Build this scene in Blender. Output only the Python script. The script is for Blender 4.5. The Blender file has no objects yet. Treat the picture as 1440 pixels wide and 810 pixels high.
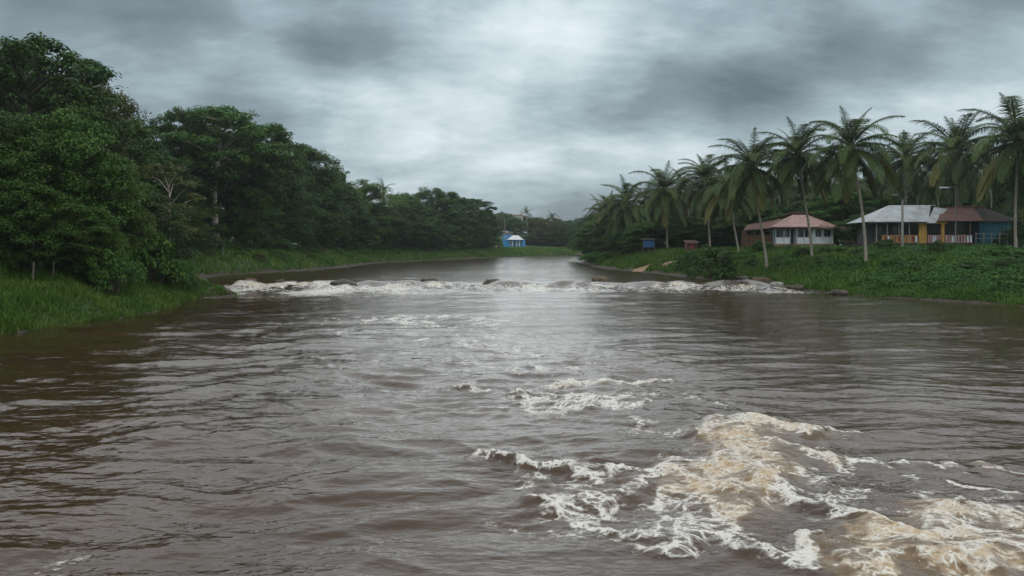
import bpy, math, random
import numpy as np
from mathutils import Vector, Matrix

S = bpy.context.scene
COL = S.collection
R = math.radians

# ------------------------------------------------------------------ camera
CAM_H, FPX, HZ = 4.0, 1100.0, 345.0          # eye height over the water, focal length and horizon row (1440 px wide picture)
cd = bpy.data.cameras.new('camera'); cam = bpy.data.objects.new('camera', cd); COL.objects.link(cam)
cam.location = (0, 0, CAM_H); cam.rotation_euler = (R(90), 0, 0)
cd.sensor_width = 36; cd.lens = 36 * FPX / 1440; cd.shift_y = -60 / 1440
cd.clip_start = 0.1; cd.clip_end = 5000
S.camera = cam

# ------------------------------------------------------------------ colour, sampling
S.view_settings.view_transform = 'Standard'; S.view_settings.look = 'None'
S.view_settings.gamma = 1; S.view_settings.use_curve_mapping = False
S.view_settings.exposure = 0.30
S.render.engine = 'CYCLES'
cy = S.cycles
cy.max_bounces = 6; cy.diffuse_bounces = 3; cy.glossy_bounces = 3; cy.transmission_bounces = 3; cy.volume_bounces = 0
cy.use_denoising = True
try: cy.denoiser = 'OPENIMAGEDENOISE'
except Exception: pass
cy.use_adaptive_sampling = True; cy.adaptive_threshold = 0.01
cy.sample_clamp_indirect = 6

# ------------------------------------------------------------------ node helpers
class NT:
    def __init__(s, tree): s.t = tree; s.t.nodes.clear()
    def n(s, typ, ins=None, **props):
        nd = s.t.nodes.new(typ)
        for k, v in props.items(): setattr(nd, k, v)
        for k, v in (ins or {}).items(): s.put(nd.inputs[k], v)
        return nd
    def put(s, sock, v):
        if isinstance(v, bpy.types.NodeSocket): s.t.links.new(v, sock)
        elif isinstance(v, bpy.types.Node): s.t.links.new(v.outputs[0], sock)
        else: sock.default_value = v
    def m(s, op, a, b=0.0, c=None, clamp=False):
        nd = s.t.nodes.new('ShaderNodeMath'); nd.operation = op; nd.use_clamp = clamp
        s.put(nd.inputs[0], a); s.put(nd.inputs[1], b)
        if c is not None: s.put(nd.inputs[2], c)
        return nd.outputs[0]
    def ss(s, x, a, b, to0=0.0, to1=1.0):
        nd = s.n('ShaderNodeMapRange', {0: x, 1: a, 2: b, 3: to0, 4: to1}, interpolation_type='SMOOTHSTEP')
        return nd.outputs[0]
    def noise(s, vec, scale, detail=4, rough=.5, dist=0.0, out=0):
        nd = s.n('ShaderNodeTexNoise', {'Vector': vec, 'Scale': scale, 'Detail': detail, 'Roughness': rough, 'Distortion': dist})
        return nd.outputs[out]
    def mixc(s, f, a, b, mode='MIX'):
        nd = s.n('ShaderNodeMix', data_type='RGBA', blend_type=mode)
        s.put(nd.inputs[0], f)
        for i, v in ((6, a), (7, b)):
            s.put(nd.inputs[i], v if not isinstance(v, tuple) or len(v) == 4 else (*v, 1))
        return nd.outputs[2]
    def ramp(s, f, stops, interp='LINEAR'):
        nd = s.n('ShaderNodeValToRGB'); s.put(nd.inputs[0], f); cr = nd.color_ramp; cr.interpolation = interp
        while len(cr.elements) < len(stops): cr.elements.new(.5)
        for e, (p, c) in zip(cr.elements, stops): e.position = p; e.color = (*c, 1)
        return nd.outputs[0]
    def vadd(s, a, b, op='ADD'):
        nd = s.n('ShaderNodeVectorMath', operation=op); s.put(nd.inputs[0], a); s.put(nd.inputs[1], b); return nd.outputs[0]
    def vscale(s, a, k):
        nd = s.n('ShaderNodeVectorMath', operation='SCALE'); s.put(nd.inputs[0], a); s.put(nd.inputs[3], k); return nd.outputs[0]

# ------------------------------------------------------------------ world: overcast cloud deck over a thin share of clear sky
SUN_EL, SUN_AZ = 70, 8
W = bpy.data.worlds.new('World'); S.world = W; W.use_nodes = True
g = NT(W.node_tree)
out = g.n('ShaderNodeOutputWorld')
dirv = g.n('ShaderNodeTexCoord').outputs['Generated']
sep = g.n('ShaderNodeSeparateXYZ', {0: dirv})
dx, dy, dz = sep.outputs
zc = g.m('ADD', g.m('ABSOLUTE', dz), 0.34)
cpos = g.n('ShaderNodeCombineXYZ', {0: g.m('DIVIDE', dx, zc), 1: g.m('DIVIDE', dy, zc), 2: 0.0}).outputs[0]
mp = g.n('ShaderNodeMapping', {'Vector': cpos, 'Rotation': (0, 0, R(-28)), 'Scale': (0.7, 1.0, 1)}).outputs[0]
n1 = g.ss(g.noise(mp, 1.6, 9, .56, .0), .30, .70, .18, .82)
n2 = g.noise(mp, 6.2, 8, .62, .1)
az = g.m('ARCTAN2', dx, dy); el = g.m('ARCSINE', dz)
wn = g.noise(dirv, 4.0, 4, .5, 0, 1)
wsep = g.n('ShaderNodeSeparateXYZ', {0: wn})
az = g.m('ADD', az, g.m('MULTIPLY', g.m('SUBTRACT', wsep.outputs[0], .5), .22))
el = g.m('ADD', el, g.m('MULTIPLY', g.m('SUBTRACT', wsep.outputs[1], .5), .12))
def blob(a0, e0, sa, se, rot=0.0):
    a = g.m('SUBTRACT', az, a0); e = g.m('SUBTRACT', el, e0)
    c, sn = math.cos(rot), math.sin(rot)
    p = g.m('ADD', g.m('MULTIPLY', a, c / sa), g.m('MULTIPLY', e, sn / sa))
    q = g.m('ADD', g.m('MULTIPLY', a, -sn / se), g.m('MULTIPLY', e, c / se))
    return g.m('EXPONENT', g.m('MULTIPLY', g.m('ADD', g.m('MULTIPLY', p, p), g.m('MULTIPLY', q, q)), -1.0))
v = g.m('ADD', 0.40, g.m('ADD', g.m('MULTIPLY', g.m('SUBTRACT', n1, .5), .62), g.m('MULTIPLY', g.m('SUBTRACT', n2, .5), 0.58)))
for amp, args in ((.26, (.07, .285, .14, .08, .4)), (.28, (-.10, .17, .26, .045, -.15)), (.24, (-.30, .27, .07, .05, -.5)),
                  (.12, (.0, .075, .45, .05, 0)), (-.10, (.05, .02, .6, .03, 0)), (-.30, (.30, .205, .36, .038, .19)), (.14, (.36, .135, .30, .035, .15)), (-.18, (-.20, .25, .14, .04, -.15)),
                  (-.24, (-.55, .30, .28, .10, 0)), (-.18, (.62, .30, .2, .09, 0)), (.10, (.45, .13, .2, .06, .2)),
                  (-.08, (-.45, .16, .2, .06, 0)), (.30, (.0, .52, .7, .17, 0))):
    v = g.m('ADD', v, g.m('MULTIPLY', blob(*args), amp))
v = g.m('ADD', v, g.ss(el, .45, 1.2, 0, .25))
v = g.m('ADD', v, g.ss(dy, .1, -.6, 0, .30))  # unseen sky behind the camera, brightened to light surfaces facing it
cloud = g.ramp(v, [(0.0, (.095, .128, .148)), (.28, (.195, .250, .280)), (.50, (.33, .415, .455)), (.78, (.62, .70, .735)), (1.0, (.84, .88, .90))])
sky = g.n('ShaderNodeTexSky', sky_type='NISHITA', sun_disc=False, sun_elevation=R(SUN_EL), sun_rotation=R(SUN_AZ), air_density=1.2, dust_density=2.0)
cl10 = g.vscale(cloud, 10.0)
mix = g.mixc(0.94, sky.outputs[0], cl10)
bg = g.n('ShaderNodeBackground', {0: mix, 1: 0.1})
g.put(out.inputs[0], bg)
W.cycles.sampling_method = 'AUTOMATIC'

sd = bpy.data.lights.new('sun', 'SUN'); sun = bpy.data.objects.new('sun', sd); COL.objects.link(sun)
sd.energy = 1.5; sd.angle = R(170); sd.color = (1, .97, .92)
sdir = Vector((math.sin(R(SUN_AZ)) * math.cos(R(SUN_EL)), math.cos(R(SUN_AZ)) * math.cos(R(SUN_EL)), math.sin(R(SUN_EL))))
sun.rotation_euler = sdir.to_track_quat('Z', 'Y').to_euler(); sun.location = (0, 0, 60)

# ------------------------------------------------------------------ numeric helpers
def hash2(xi, yi, seed):
    h = (xi.astype(np.uint32) * np.uint32(374761393)) + (yi.astype(np.uint32) * np.uint32(668265263)) + np.uint32((seed * 1442695041) & 0xffffffff)
    h = (h ^ (h >> np.uint32(13))) * np.uint32(1274126177)
    h = h ^ (h >> np.uint32(16))
    return h
def perlin(x, y, seed=0):
    x = np.asarray(x, np.float64); y = np.asarray(y, np.float64)
    x0 = np.floor(x).astype(np.int64); y0 = np.floor(y).astype(np.int64)
    fx = x - x0; fy = y - y0
    u = fx * fx * fx * (fx * (fx * 6 - 15) + 10); w = fy * fy * fy * (fy * (fy * 6 - 15) + 10)
    def gr(i, j):
        a = hash2(x0 + i, y0 + j, seed).astype(np.float64) * (2 * math.pi / 4294967296.0)
        return np.cos(a) * (fx - i) + np.sin(a) * (fy - j)
    n00, n10, n01, n11 = gr(0, 0), gr(1, 0), gr(0, 1), gr(1, 1)
    return 1.5 * ((n00 * (1 - u) + n10 * u) * (1 - w) + (n01 * (1 - u) + n11 * u) * w)
def fbm(x, y, seed=0, octv=4, gain=.5):
    s = 0; a = 1
    for k in range(octv):
        s = s + a * perlin(x * 2 ** k, y * 2 ** k, seed + k * 17); a *= gain
    return s
def sstep(a, b, x):
    t = np.clip((x - a) / (b - a), 0, 1); return t * t * (3 - 2 * t)
def Wp(px, py, z=0.0):
    Y = (CAM_H - z) * FPX / (py - HZ); return ((px - 720) / FPX * Y, Y)
def PX(px, Y): return (px - 720) / FPX * Y
def PZ(py, Y): return CAM_H + (HZ - py) / FPX * Y

def mesh_np(name, verts, quads=None, tris=None, smooth=False, attrs=None):
    me = bpy.data.meshes.new(name)
    verts = np.asarray(verts, np.float32); me.vertices.add(len(verts)); me.vertices.foreach_set('co', verts.ravel())
    idx = []; starts = []; p = 0
    if quads is not None and len(quads):
        q = np.asarray(quads, np.int32); idx.append(q.ravel()); starts.append(np.arange(len(q), dtype=np.int32) * 4); p = q.size
    if tris is not None and len(tris):
        t = np.asarray(tris, np.int32); idx.append(t.ravel()); starts.append(np.arange(len(t), dtype=np.int32) * 3 + p)
    idx = np.concatenate(idx); starts = np.concatenate(starts)
    me.loops.add(len(idx)); me.loops.foreach_set('vertex_index', idx)
    me.polygons.add(len(starts)); me.polygons.foreach_set('loop_start', starts)
    if smooth: me.polygons.foreach_set('use_smooth', np.ones(len(starts), bool))
    for k, a in (attrs or {}).items():
        at = me.attributes.new(k, 'FLOAT', 'POINT'); at.data.foreach_set('value', np.asarray(a, np.float32).ravel())
    me.update(calc_edges=True); me.validate()
    return me

def tag(o, label=None, cat=None, group=None, kind=None):
    if label: o['label'] = label
    if cat: o['category'] = cat
    if group: o['group'] = group
    if kind: o['kind'] = kind
    return o
def link(name, me, mat, parent=None, loc=(0, 0, 0)):
    o = bpy.data.objects.new(name, me); COL.objects.link(o); o.location = loc
    if mat is not None and len(me.materials) == 0: me.materials.append(mat)
    if parent: o.parent = parent
    return o
def empty(name, loc=(0, 0, 0), rz=0.0, scale=(1, 1, 1)):
    o = bpy.data.objects.new(name, None); COL.objects.link(o); o.location = loc; o.rotation_euler = (0, 0, rz); o.scale = scale
    o.empty_display_size = .3
    return o

# ------------------------------------------------------------------ materials
def new_mat(name):
    m = bpy.data.materials.new(name); m.use_nodes = True; return m, NT(m.node_tree)
def finish(t, shader):
    o = t.n('ShaderNodeOutputMaterial'); t.put(o.inputs[0], shader)
def leaf_mat(name, c0, c1, c2, trans=.22, rough=.5, hue=.03):
    m, t = new_mat(name)
    at = t.n('ShaderNodeAttribute', attribute_name='tint').outputs['Fac']
    oi = t.n('ShaderNodeObjectInfo').outputs['Random']
    f = t.m('ADD', at, t.m('MULTIPLY', t.m('SUBTRACT', oi, .5), .42))
    c = t.ramp(f, [(0, c0), (.5, c1), (1, c2)])
    hs = t.n('ShaderNodeHueSaturation', {'Hue': t.m('ADD', .5 - hue / 2, t.m('MULTIPLY', oi, hue)), 'Saturation': 1.0, 'Value': 1.0, 'Color': c}).outputs[0]
    b = t.n('ShaderNodeBsdfPrincipled', {'Base Color': hs, 'Roughness': rough, 'Specular IOR Level': .12})
    tr = t.n('ShaderNodeBsdfTranslucent', {'Color': hs})
    mx = t.n('ShaderNodeMixShader', {0: trans, 1: b.outputs[0], 2: tr.outputs[0]})
    finish(t, mx.outputs[0]); return m
def surf_mat(name, col, col2=None, scale=2.0, rough=.75, bump=.0, spec=.3, metal=0.0, stripes=None, coord='Object'):
    m, t = new_mat(name)
    tc = t.n('ShaderNodeTexCoord').outputs[coord]
    n = t.noise(tc, scale, 6, .6)
    c2 = col2 or tuple(x * .7 for x in col)
    c = t.ramp(n, [(.3, c2), (.65, col)])
    b = t.n('ShaderNodeBsdfPrincipled', {'Base Color': c, 'Roughness': rough, 'Specular IOR Level': spec, 'Metallic': metal})
    h = n
    if stripes:
        wv = t.n('ShaderNodeTexWave', {'Vector': tc, 'Scale': stripes[1], 'Distortion': 0.2}, wave_type='BANDS', bands_direction=stripes[0])
        h = t.m('ADD', t.m('MULTIPLY', n, .3), wv.outputs[1])
    if bump:
        bp = t.n('ShaderNodeBump', {'Strength': bump, 'Distance': .05, 'Height': h}); t.put(b.inputs['Normal'], bp)
    finish(t, b.outputs[0]); return m

M = {}
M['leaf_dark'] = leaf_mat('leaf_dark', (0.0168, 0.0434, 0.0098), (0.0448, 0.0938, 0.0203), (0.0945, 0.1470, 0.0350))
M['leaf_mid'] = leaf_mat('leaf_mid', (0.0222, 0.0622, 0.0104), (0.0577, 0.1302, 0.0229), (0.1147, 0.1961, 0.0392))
M['leaf_light'] = leaf_mat('leaf_light', (0.0333, 0.0703, 0.0118), (0.0740, 0.1332, 0.0237), (0.1332, 0.1924, 0.0429))
M['leaf_olive'] = leaf_mat('leaf_olive', (0.0432, 0.0576, 0.0130), (0.0864, 0.1008, 0.0245), (0.1440, 0.1440, 0.0432))
M['leaf_shrub'] = leaf_mat('leaf_shrub', (0.0224, 0.0672, 0.0112), (0.0592, 0.1424, 0.0224), (0.1160, 0.2120, 0.0416))
M['grass'] = leaf_mat('grass_blade', (0.0336, 0.0800, 0.0104), (0.0736, 0.1520, 0.0208), (0.1520, 0.2080, 0.0440), trans=.3, hue=0)
M['cover'] = leaf_mat('cover_leaf', (0.0148, 0.0503, 0.0081), (0.0414, 0.1095, 0.0170), (0.0888, 0.1628, 0.0326), trans=.25, hue=0)
M['frond'] = leaf_mat('palm_frond', (0.0221, 0.0460, 0.0129), (0.0552, 0.0938, 0.0258), (0.1242, 0.1472, 0.0497), trans=.2, rough=.42)
M['frond_old'] = leaf_mat('old_palm_frond', (.065, .080, .022), (.125, .125, .036), (.200, .165, .055), trans=.2, rough=.6)
M['bark'] = surf_mat('bark', (.110, .092, .072), (.045, .038, .030), 3.0, .9, .6)
M['bark_pale'] = surf_mat('pale_bark', (.46, .41, .34), (.24, .21, .17), 2.0, .9, .5)
M['palm_bark'] = surf_mat('palm_bark', (.38, .335, .28), (.20, .17, .14), 4.0, .9, .6, stripes=('Z', 3.0))
M['nut'] = surf_mat('coconut_husk', (.10, .105, .03), (.12, .07, .02), 3, .5)
M['rock'] = surf_mat('wet_rock', (.075, .055, .038), (.025, .021, .017), 2.2, .5, .8, .25)
M['rock_tan'] = surf_mat('tan_rock', (.12, .078, .042), (.045, .032, .02), 2.5, .55, .8, .25)
M['rock_moss'] = surf_mat('mossy_rock', (.055, .062, .03), (.025, .025, .015), 2.5, .6, .8, .3)

# ------------------------------------------------------------------ river outline and terrain
def rp(*pts): return [Wp(*p) for p in pts]
RIVER = [(-26, -80), (-25, 0), (-23.8, 22)] + rp((0, 471), (60, 461), (130, 452), (190, 443), (240, 433), (252, 424)) + \
    [(-24.0, 60.0), (-22.6, 61.5), (-22.4, 63.5), (-24.8, 66), (-30, 72), (-36, 80)] + \
    rp((300, 386, .4), (400, 381, .4), (470, 376, .4), (500, 371.5, .4), (530, 369, .4), (600, 366, .4), (640, 364.3, .4), (700, 362, .4), (760, 360.4, .4), (800, 359.6, .4)) + \
    [(55, 290), (110, 302), (320, 318), (320, 270), (110, 262), (58, 226), (32, 190)] + \
    rp((829, 364, .4), (822, 368, .4), (838, 373, .4), (870, 378, .4), (930, 382.5, .4), (962, 386.5, .4), (990, 391, .4), (1040, 396, .1),
       (1090, 401.5), (1120, 407), (1200, 415), (1300, 422), (1380, 427), (1440, 431)) + [(36, 42), (37, 20), (37, -80)]
RIV = np.array(RIVER)
def river_d(x, y):
    """signed distance to the river outline: positive on land"""
    x = np.asarray(x, float); y = np.asarray(y, float)
    d2 = np.full(x.shape, 1e12); ins = np.zeros(x.shape, bool)
    A = RIV; B = np.roll(RIV, -1, 0)
    for (ax, ay), (bx, by) in zip(A, B):
        ex, ey = bx - ax, by - ay
        t = np.clip(((x - ax) * ex + (y - ay) * ey) / (ex * ex + ey * ey), 0, 1)
        d2 = np.minimum(d2, (x - ax - t * ex) ** 2 + (y - ay - t * ey) ** 2)
        if ay != by:
            c = ((ay > y) != (by > y)) & (x < ex * (y - ay) / ey + ax); ins ^= c
    d = np.sqrt(d2); return np.where(ins, -d, d)
def water_level(x, y): return 0.4 * sstep(69, 79, y)
def ground(x, y, d=None):
    x = np.asarray(x, float); y = np.asarray(y, float)
    if d is None: d = river_d(x, y)
    d = d + 0.7 * perlin(x * .35, y * .35, 5) + .35 * perlin(x * .9, y * .9, 6)
    right = sstep(-5, 12, x) * (1 - sstep(150, 200, y))
    hb = 2.8 + right * (.08 - .08 * sstep(95, 125, y)) - .5 * sstep(170, 230, y)
    wb = 12 + right * 9 * (1 - sstep(95, 125, y))
    t = np.clip(d / wb, 0, 1)
    land = hb * (1 - (1 - t) ** 2) + np.clip(d - wb, 0, 400) * .012 + 6.0 * sstep(0, 1, (d - 30 - 38 * right) / 45) + np.minimum(d, 3) * .04
    land = land + sstep(1, 8, d) * (.25 * perlin(x * .16, y * .16, 3) + .10 * perlin(x * .5, y * .5, 4))
    bed = np.clip(d * .35, -1.8, 0)
    return np.where(d > 0, land, bed) + water_level(x, y)
def gz(x, y): return float(ground(np.array([x]), np.array([y]))[0])

def axis(lo, hi, step, far, ratio=1.22):
    a = list(np.arange(lo, hi + 1e-6, step)); s = step; v = hi
    while v < far: s *= ratio; v += s; a.append(v)
    s = step; v = lo
    while v > -far: s *= ratio; v -= s; a.insert(0, v)
    return np.array(a)
gx = axis(-75, 85, .8, 900); gy = axis(24, 130, .8, 900, 1.06)
gy = gy[gy > -900]
XX, YY = np.meshgrid(gx, gy)
DD = river_d(XX, YY)
ZZ = ground(XX, YY, DD)
bare = np.zeros_like(XX)
for (px, py, ww, z) in ((905, 376, 1.5, .8), (945, 373, 1.7, 1.2), (1335, 366, 2.2, 2.0), (1055, 368, 2.0, 1.5), (700, 356, 9, 1)):
    bx, by = Wp(px, py, z); bare = np.maximum(bare, np.exp(-(((XX - bx) / ww) ** 2 + ((YY - by) / ww) ** 2)))
bare = np.clip(bare + .35 * perlin(XX * .4, YY * .4, 9) * (bare > .1), 0, 1)
def grid_faces(nr, nc):
    i = np.arange(nr * nc).reshape(nr, nc)
    return np.stack([i[:-1, :-1], i[:-1, 1:], i[1:, 1:], i[1:, :-1]], -1).reshape(-1, 4)
m, t = new_mat('bank_soil')
pos = t.n('ShaderNodeNewGeometry').outputs['Position']
na = t.noise(pos, .35, 6, .6); nb = t.noise(pos, 2.5, 5, .6)
soil = t.ramp(nb, [(.3, (.026, .019, .013)), (.7, (.055, .040, .026))])
green = t.ramp(nb, [(.25, (.018, .042, .012)), (.75, (.045, .085, .024))])
dat = t.n('ShaderNodeAttribute', attribute_name='land').outputs['Fac']
bat = t.n('ShaderNodeAttribute', attribute_name='bare').outputs['Fac']
gm = t.m('MULTIPLY', t.ss(t.m('ADD', dat, t.m('MULTIPLY', na, 1.5)), 1.0, 2.2), t.m('SUBTRACT', 1.0, t.ss(bat, .3, .6)))
sand = t.ramp(nb, [(.3, (.20, .125, .072)), (.7, (.33, .215, .125))])
col = t.mixc(t.ss(bat, .3, .6), t.mixc(gm, soil, green), sand)
b = t.n('ShaderNodeBsdfPrincipled', {'Base Color': col, 'Roughness': .85})
t.put(b.inputs['Normal'], t.n('ShaderNodeBump', {'Strength': .7, 'Distance': .15, 'Height': nb}))
finish(t, b.outputs[0]); M['soil'] = m
tag(link('ground', mesh_np('ground', np.stack([XX, YY, ZZ], -1).reshape(-1, 3), grid_faces(*XX.shape), smooth=True, attrs={'land': DD, 'bare': bare}), M['soil']), kind='structure')

# ------------------------------------------------------------------ water
def seg_dist(x, y, pts, ky):
    d2 = np.full(x.shape, 1e9)
    for (ax, ay), (bx, by) in zip(pts[:-1], pts[1:]):
        ex, ey = bx - ax, (by - ay) * ky; qx, qy = x - ax, (y - ay) * ky
        tt = np.clip((qx * ex + qy * ey) / (ex * ex + ey * ey + 1e-9), 0, 1)
        d2 = np.minimum(d2, (qx - tt * ex) ** 2 + (qy - tt * ey) ** 2)
    return np.sqrt(d2)
# (pixel polyline on the water plane, half width m, foam, aerated tan, height m)
STROKES = [
    ([(985, 612), (1010, 603), (1040, 600), (1078, 602), (1112, 608), (1145, 613)], .26, 1.0, .7, .34),
    ([(1040, 612), (1060, 632), (1055, 655), (1040, 672), (1000, 685)], .50, .95, 1.0, .26),
    ([(1075, 628), (1110, 640), (1150, 645)], .30, .8, .6, .14),
    ([(676, 640), (720, 652), (780, 664), (850, 671), (900, 672), (945, 662), (1000, 645)], .17, 1.1, .3, .22),
    ([(810, 697), (880, 688), (935, 678), (985, 664), (1035, 650)], .20, .85, .4, .14),
    ([(960, 692), (1000, 690), (1060, 690), (1090, 672)], .30, .85, .9, .10),
    ([(1075, 684), (1115, 706), (1170, 722), (1230, 738), (1270, 757), (1330, 782), (1400, 806)], .24, 1.15, .2, .16),
    ([(1250, 758), (1300, 772), (1350, 776), (1440, 786), (1500, 790)], .34, .95, .9, .24),
    ([(1190, 806), (1255, 788), (1320, 800), (1400, 815)], .30, .9, .9, .18),
    ([(1290, 740), (1350, 735), (1420, 742), (1480, 738)], .22, .75, .7, .16),
    ([(736, 706), (770, 722), (800, 732), (860, 742), (930, 752), (990, 762), (1050, 770), (1110, 779), (1180, 773)], .15, .95, .1, .10),
    ([(890, 772), (950, 766), (1000, 756), (1060, 762)], .16, .62, .1, .06),
    ([(1090, 662), (1130, 672), (1160, 690), (1175, 702)], .10, .65, .3, .10),
    ([(1200, 655), (1240, 658), (1290, 648), (1335, 655)], .15, .9, .1, .06),
    ([(1335, 678), (1380, 690), (1440, 702)], .11, .85, .1, .06),
    ([(1390, 660), (1450, 662)], .10, .6, .5, .08),
    ([(1160, 610), (1215, 613)], .12, .85, .3, .08),
    ([(930, 615), (985, 608)], .09, .6, .3, .08),
    ([(770, 546), (810, 539), (870, 540), (935, 534)], .16, .9, .5, .16),
    ([(715, 552), (745, 562), (790, 573), (860, 577), (895, 573)], .18, .68, .3, .12),
    ([(640, 552), (690, 548), (730, 556)], .12, .5, .2, .10),
    ([(820, 560), (870, 566), (930, 560)], .14, .52, .3, .10),
    ([(700, 503), (745, 501), (790, 506)], .20, .55, .4, .10),
    ([(640, 488), (700, 492)], .22, .46, .2, .08),
    ([(400, 768), (440, 772), (500, 777), (560, 778)], .10, .22, .0, .0),
    ([(60, 790), (140, 786)], .10, .22, .0, .0),
]
REGIONS = [  # patches of thin lace: centre px, half sizes px, amount
    (930, 722, 210, 55, .85), (1060, 668, 130, 60, .80), (1330, 765, 170, 50, .80), (820, 570, 130, 32, .78), (1150, 740, 130, 45, .84), (860, 700, 150, 42, .76), (1390, 715, 90, 40, .80), (1220, 665, 120, 26, .62), (720, 500, 100, 18, .50), (1270, 654, 110, 22, .52),
    (480, 772, 110, 16, .24), (110, 788, 70, 16, .24), (950, 560, 110, 18, .34), (690, 470, 150, 12, .40), (860, 650, 230, 24, .36), (640, 545, 110, 16, .34),
    (610, 446, 160, 20, .74), (540, 428, 150, 11, .80), (740, 520, 120, 14, .66), (680, 478, 130, 14, .60), (900, 600, 120, 12, .5), (1190, 690, 90, 24, .45), (760, 610, 120, 20, .30), (1120, 615, 110, 16, .45)]

def water_fields(x, y):
    n = x.shape
    F = np.zeros(n); A = np.zeros(n); H = np.zeros(n)
    near = (y < 45)
    xn, yn = x[near], y[near]
    wx = xn + .28 * perlin(xn * 1.1, yn * .8, 21) + .10 * perlin(xn * 3.7, yn * 2.8, 22)
    wy = yn + .55 * perlin(xn * 1.0, yn * .7, 23) + .22 * perlin(xn * 3.1, yn * 2.3, 24)
    f = np.zeros(xn.shape); a = np.zeros(xn.shape); h = np.zeros(xn.shape)
    for pts, w, fo, ae, hh in STROKES:
        wp = [Wp(p[0], p[1]) for p in pts]
        d = seg_dist(wx, wy, wp, .52)
        sc = wp[len(wp) // 2][1] / 13.0
        w = w * (.6 + .4 * sc) * .78
        e = np.exp(-(d / w) ** 2); e2 = np.exp(-(d / (w * 2.2)) ** 2)
        f = np.maximum(f, fo * e); f = np.maximum(f, .40 * fo * e2)
        a = np.maximum(a, ae * e2); h = h + hh * np.exp(-(d / (w * 1.35)) ** 2) * (.75 + .5 * perlin(xn * 1.3, yn * .9, 31))
    for cx, cyp, hw, hh, am in REGIONS:
        c = Wp(cx, cyp); sx = hw / FPX * c[1]; sy = hh * c[1] ** 2 / (CAM_H * FPX)
        e = np.exp(-((wx - c[0]) / sx) ** 2 - ((wy - c[1]) / sy) ** 2)
        e = e * np.clip(.62 + .75 * perlin(wx * .45, wy * .32, 36) + .4 * perlin(wx * 1.2, wy * .9, 37), 0, 1.25); f = np.maximum(f, am * e); a = np.maximum(a, .5 * am * e)
    hole = sstep(-.25, .35, perlin(wx * 1.5 + .4 * perlin(wx * 3, wy * 2.2, 34), wy * 1.15, 33) + .35 * perlin(wx * 3.4, wy * 2.6, 35))
    f = f * (.55 + .55 * hole)
    F[near], A[near], H[near] = f, a * (.65 + .5 * hole), .20 * np.tanh(h / .26)
    # the rapid across the river
    yl = 74.0 + 1.6 * perlin(x * .16, y * 0, 41) + .7 * perlin(x * .5, y * 0, 42) + 2.0 * sstep(-8, -24, x)
    u = y - yl
    drop = .4 * sstep(-2.5, 1.5, u + .6 * perlin(x * .5, y * .3, 43))
    hump = np.exp(-((u - .3) / 1.5) ** 2) * (.20 + .30 * perlin(x * .38, y * .1, 44))
    stand = np.exp(-((u + 3.5) / 3.0) ** 2) * (.46 * np.abs(perlin(x * .42, y * .55, 45)) + .20 * perlin(x * 1.1, y * 1.2, 46))
    inriv = np.exp(-np.clip(np.abs(x - 1) - 27.5, 0, 99) / 1.5)
    left0 = sstep(6, -18, x)
    fr = np.exp(-((u + 1.0) / np.where(u > -1.0, .8, 1.7 + .9 * perlin(x * .13, 0 * x, 51))) ** 2) * (.46 + .80 * perlin(x * .30, y * .25, 47) + .45 * perlin(x * 1.0, y * .6, 52) ) * (.66 + .52 * left0)
    left = sstep(4, -16, x)
    fr2 = (sstep(-24, -3, u) * (1 - sstep(-3, 0, u))) * left * (.66 + .70 * perlin(x * .22, y * .22, 48) + .25 * perlin(x * .6, y * .5, 53))
    fr3 = (sstep(-14, -3, u) * (1 - sstep(-3, 0, u))) * (1 - left) * (.42 + .5 * perlin(x * .22, y * .25, 49))
    fl = np.maximum(np.maximum(fr, fr2 * .95), fr3) * inriv
    F = np.maximum(F, np.clip(fl, 0, 1)); A = np.maximum(A, 1.5 * np.clip(fr, 0, 1) * inriv * (.6 + 1.0 * np.clip(perlin(x * .3, y * .1, 50), 0, 1)))
    H = H + drop + (hump + stand) * inriv
    # thin drifting foam further up and down
    # waves
    rough = np.clip(.62 + .55 * perlin(x * .07, y * .06, 60) + .5 * np.exp(-(((x - 3) / 9) ** 2 + ((y - 20) / 14) ** 2)), .25, 1.6)
    rough = rough * (1 + .55 * sstep(1, -9, x) * (1 - sstep(34, 56, y)))
    far = 1 - .28 * sstep(15, 34, y) * (1 - .45 * sstep(-4, -16, x)) - .20 * sstep(80, 150, y)
    wx = x + .8 * perlin(x * .25, y * .25, 61); wy = y + .8 * perlin(x * .22, y * .22, 62)
    ca, sa = math.cos(R(14)), math.sin(R(14))
    u1 = wx * ca + wy * sa; v1 = -wx * sa + wy * ca
    ca, sa = math.cos(R(-12)), math.sin(R(-12))
    u2 = wx * ca + wy * sa; v2 = -wx * sa + wy * ca
    h = .095 * perlin(u1 * .16, v1 * .34, 63)
    h += .125 * (.30 - np.abs(perlin(u1 * .24, v1 * .62, 64))) 
    h += .085 * (.30 - np.abs(perlin(u2 * .45, v2 * 1.1, 65)))
    h += .044 * (.3 - np.abs(perlin(u1 * .95, v1 * 2.2, 66))) * (.6 + .8 * perlin(x * .3, y * .2, 69))
    nr = y < 60
    xn, yn, p, q = u1[nr], v1[nr], u2[nr], v2[nr]
    s = .015 * (.3 - np.abs(perlin(p * 2.0, q * 4.4, 67))) * (.7 + .9 * perlin(x[nr] * .6, y[nr] * .4, 76)) + .0055 * perlin(xn * 5, yn * 9, 68)
    hf = F[nr]
    s += hf * (.075 * perlin(x[nr] * 2.8, y[nr] * 2.3, 70) + .055 * np.abs(perlin(x[nr] * 7, y[nr] * 5.5, 71)) + .018 * perlin(x[nr] * 15, y[nr] * 11, 72) + .008 * perlin(x[nr] * 33, y[nr] * 24, 73))
    h[nr] += s
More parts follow.
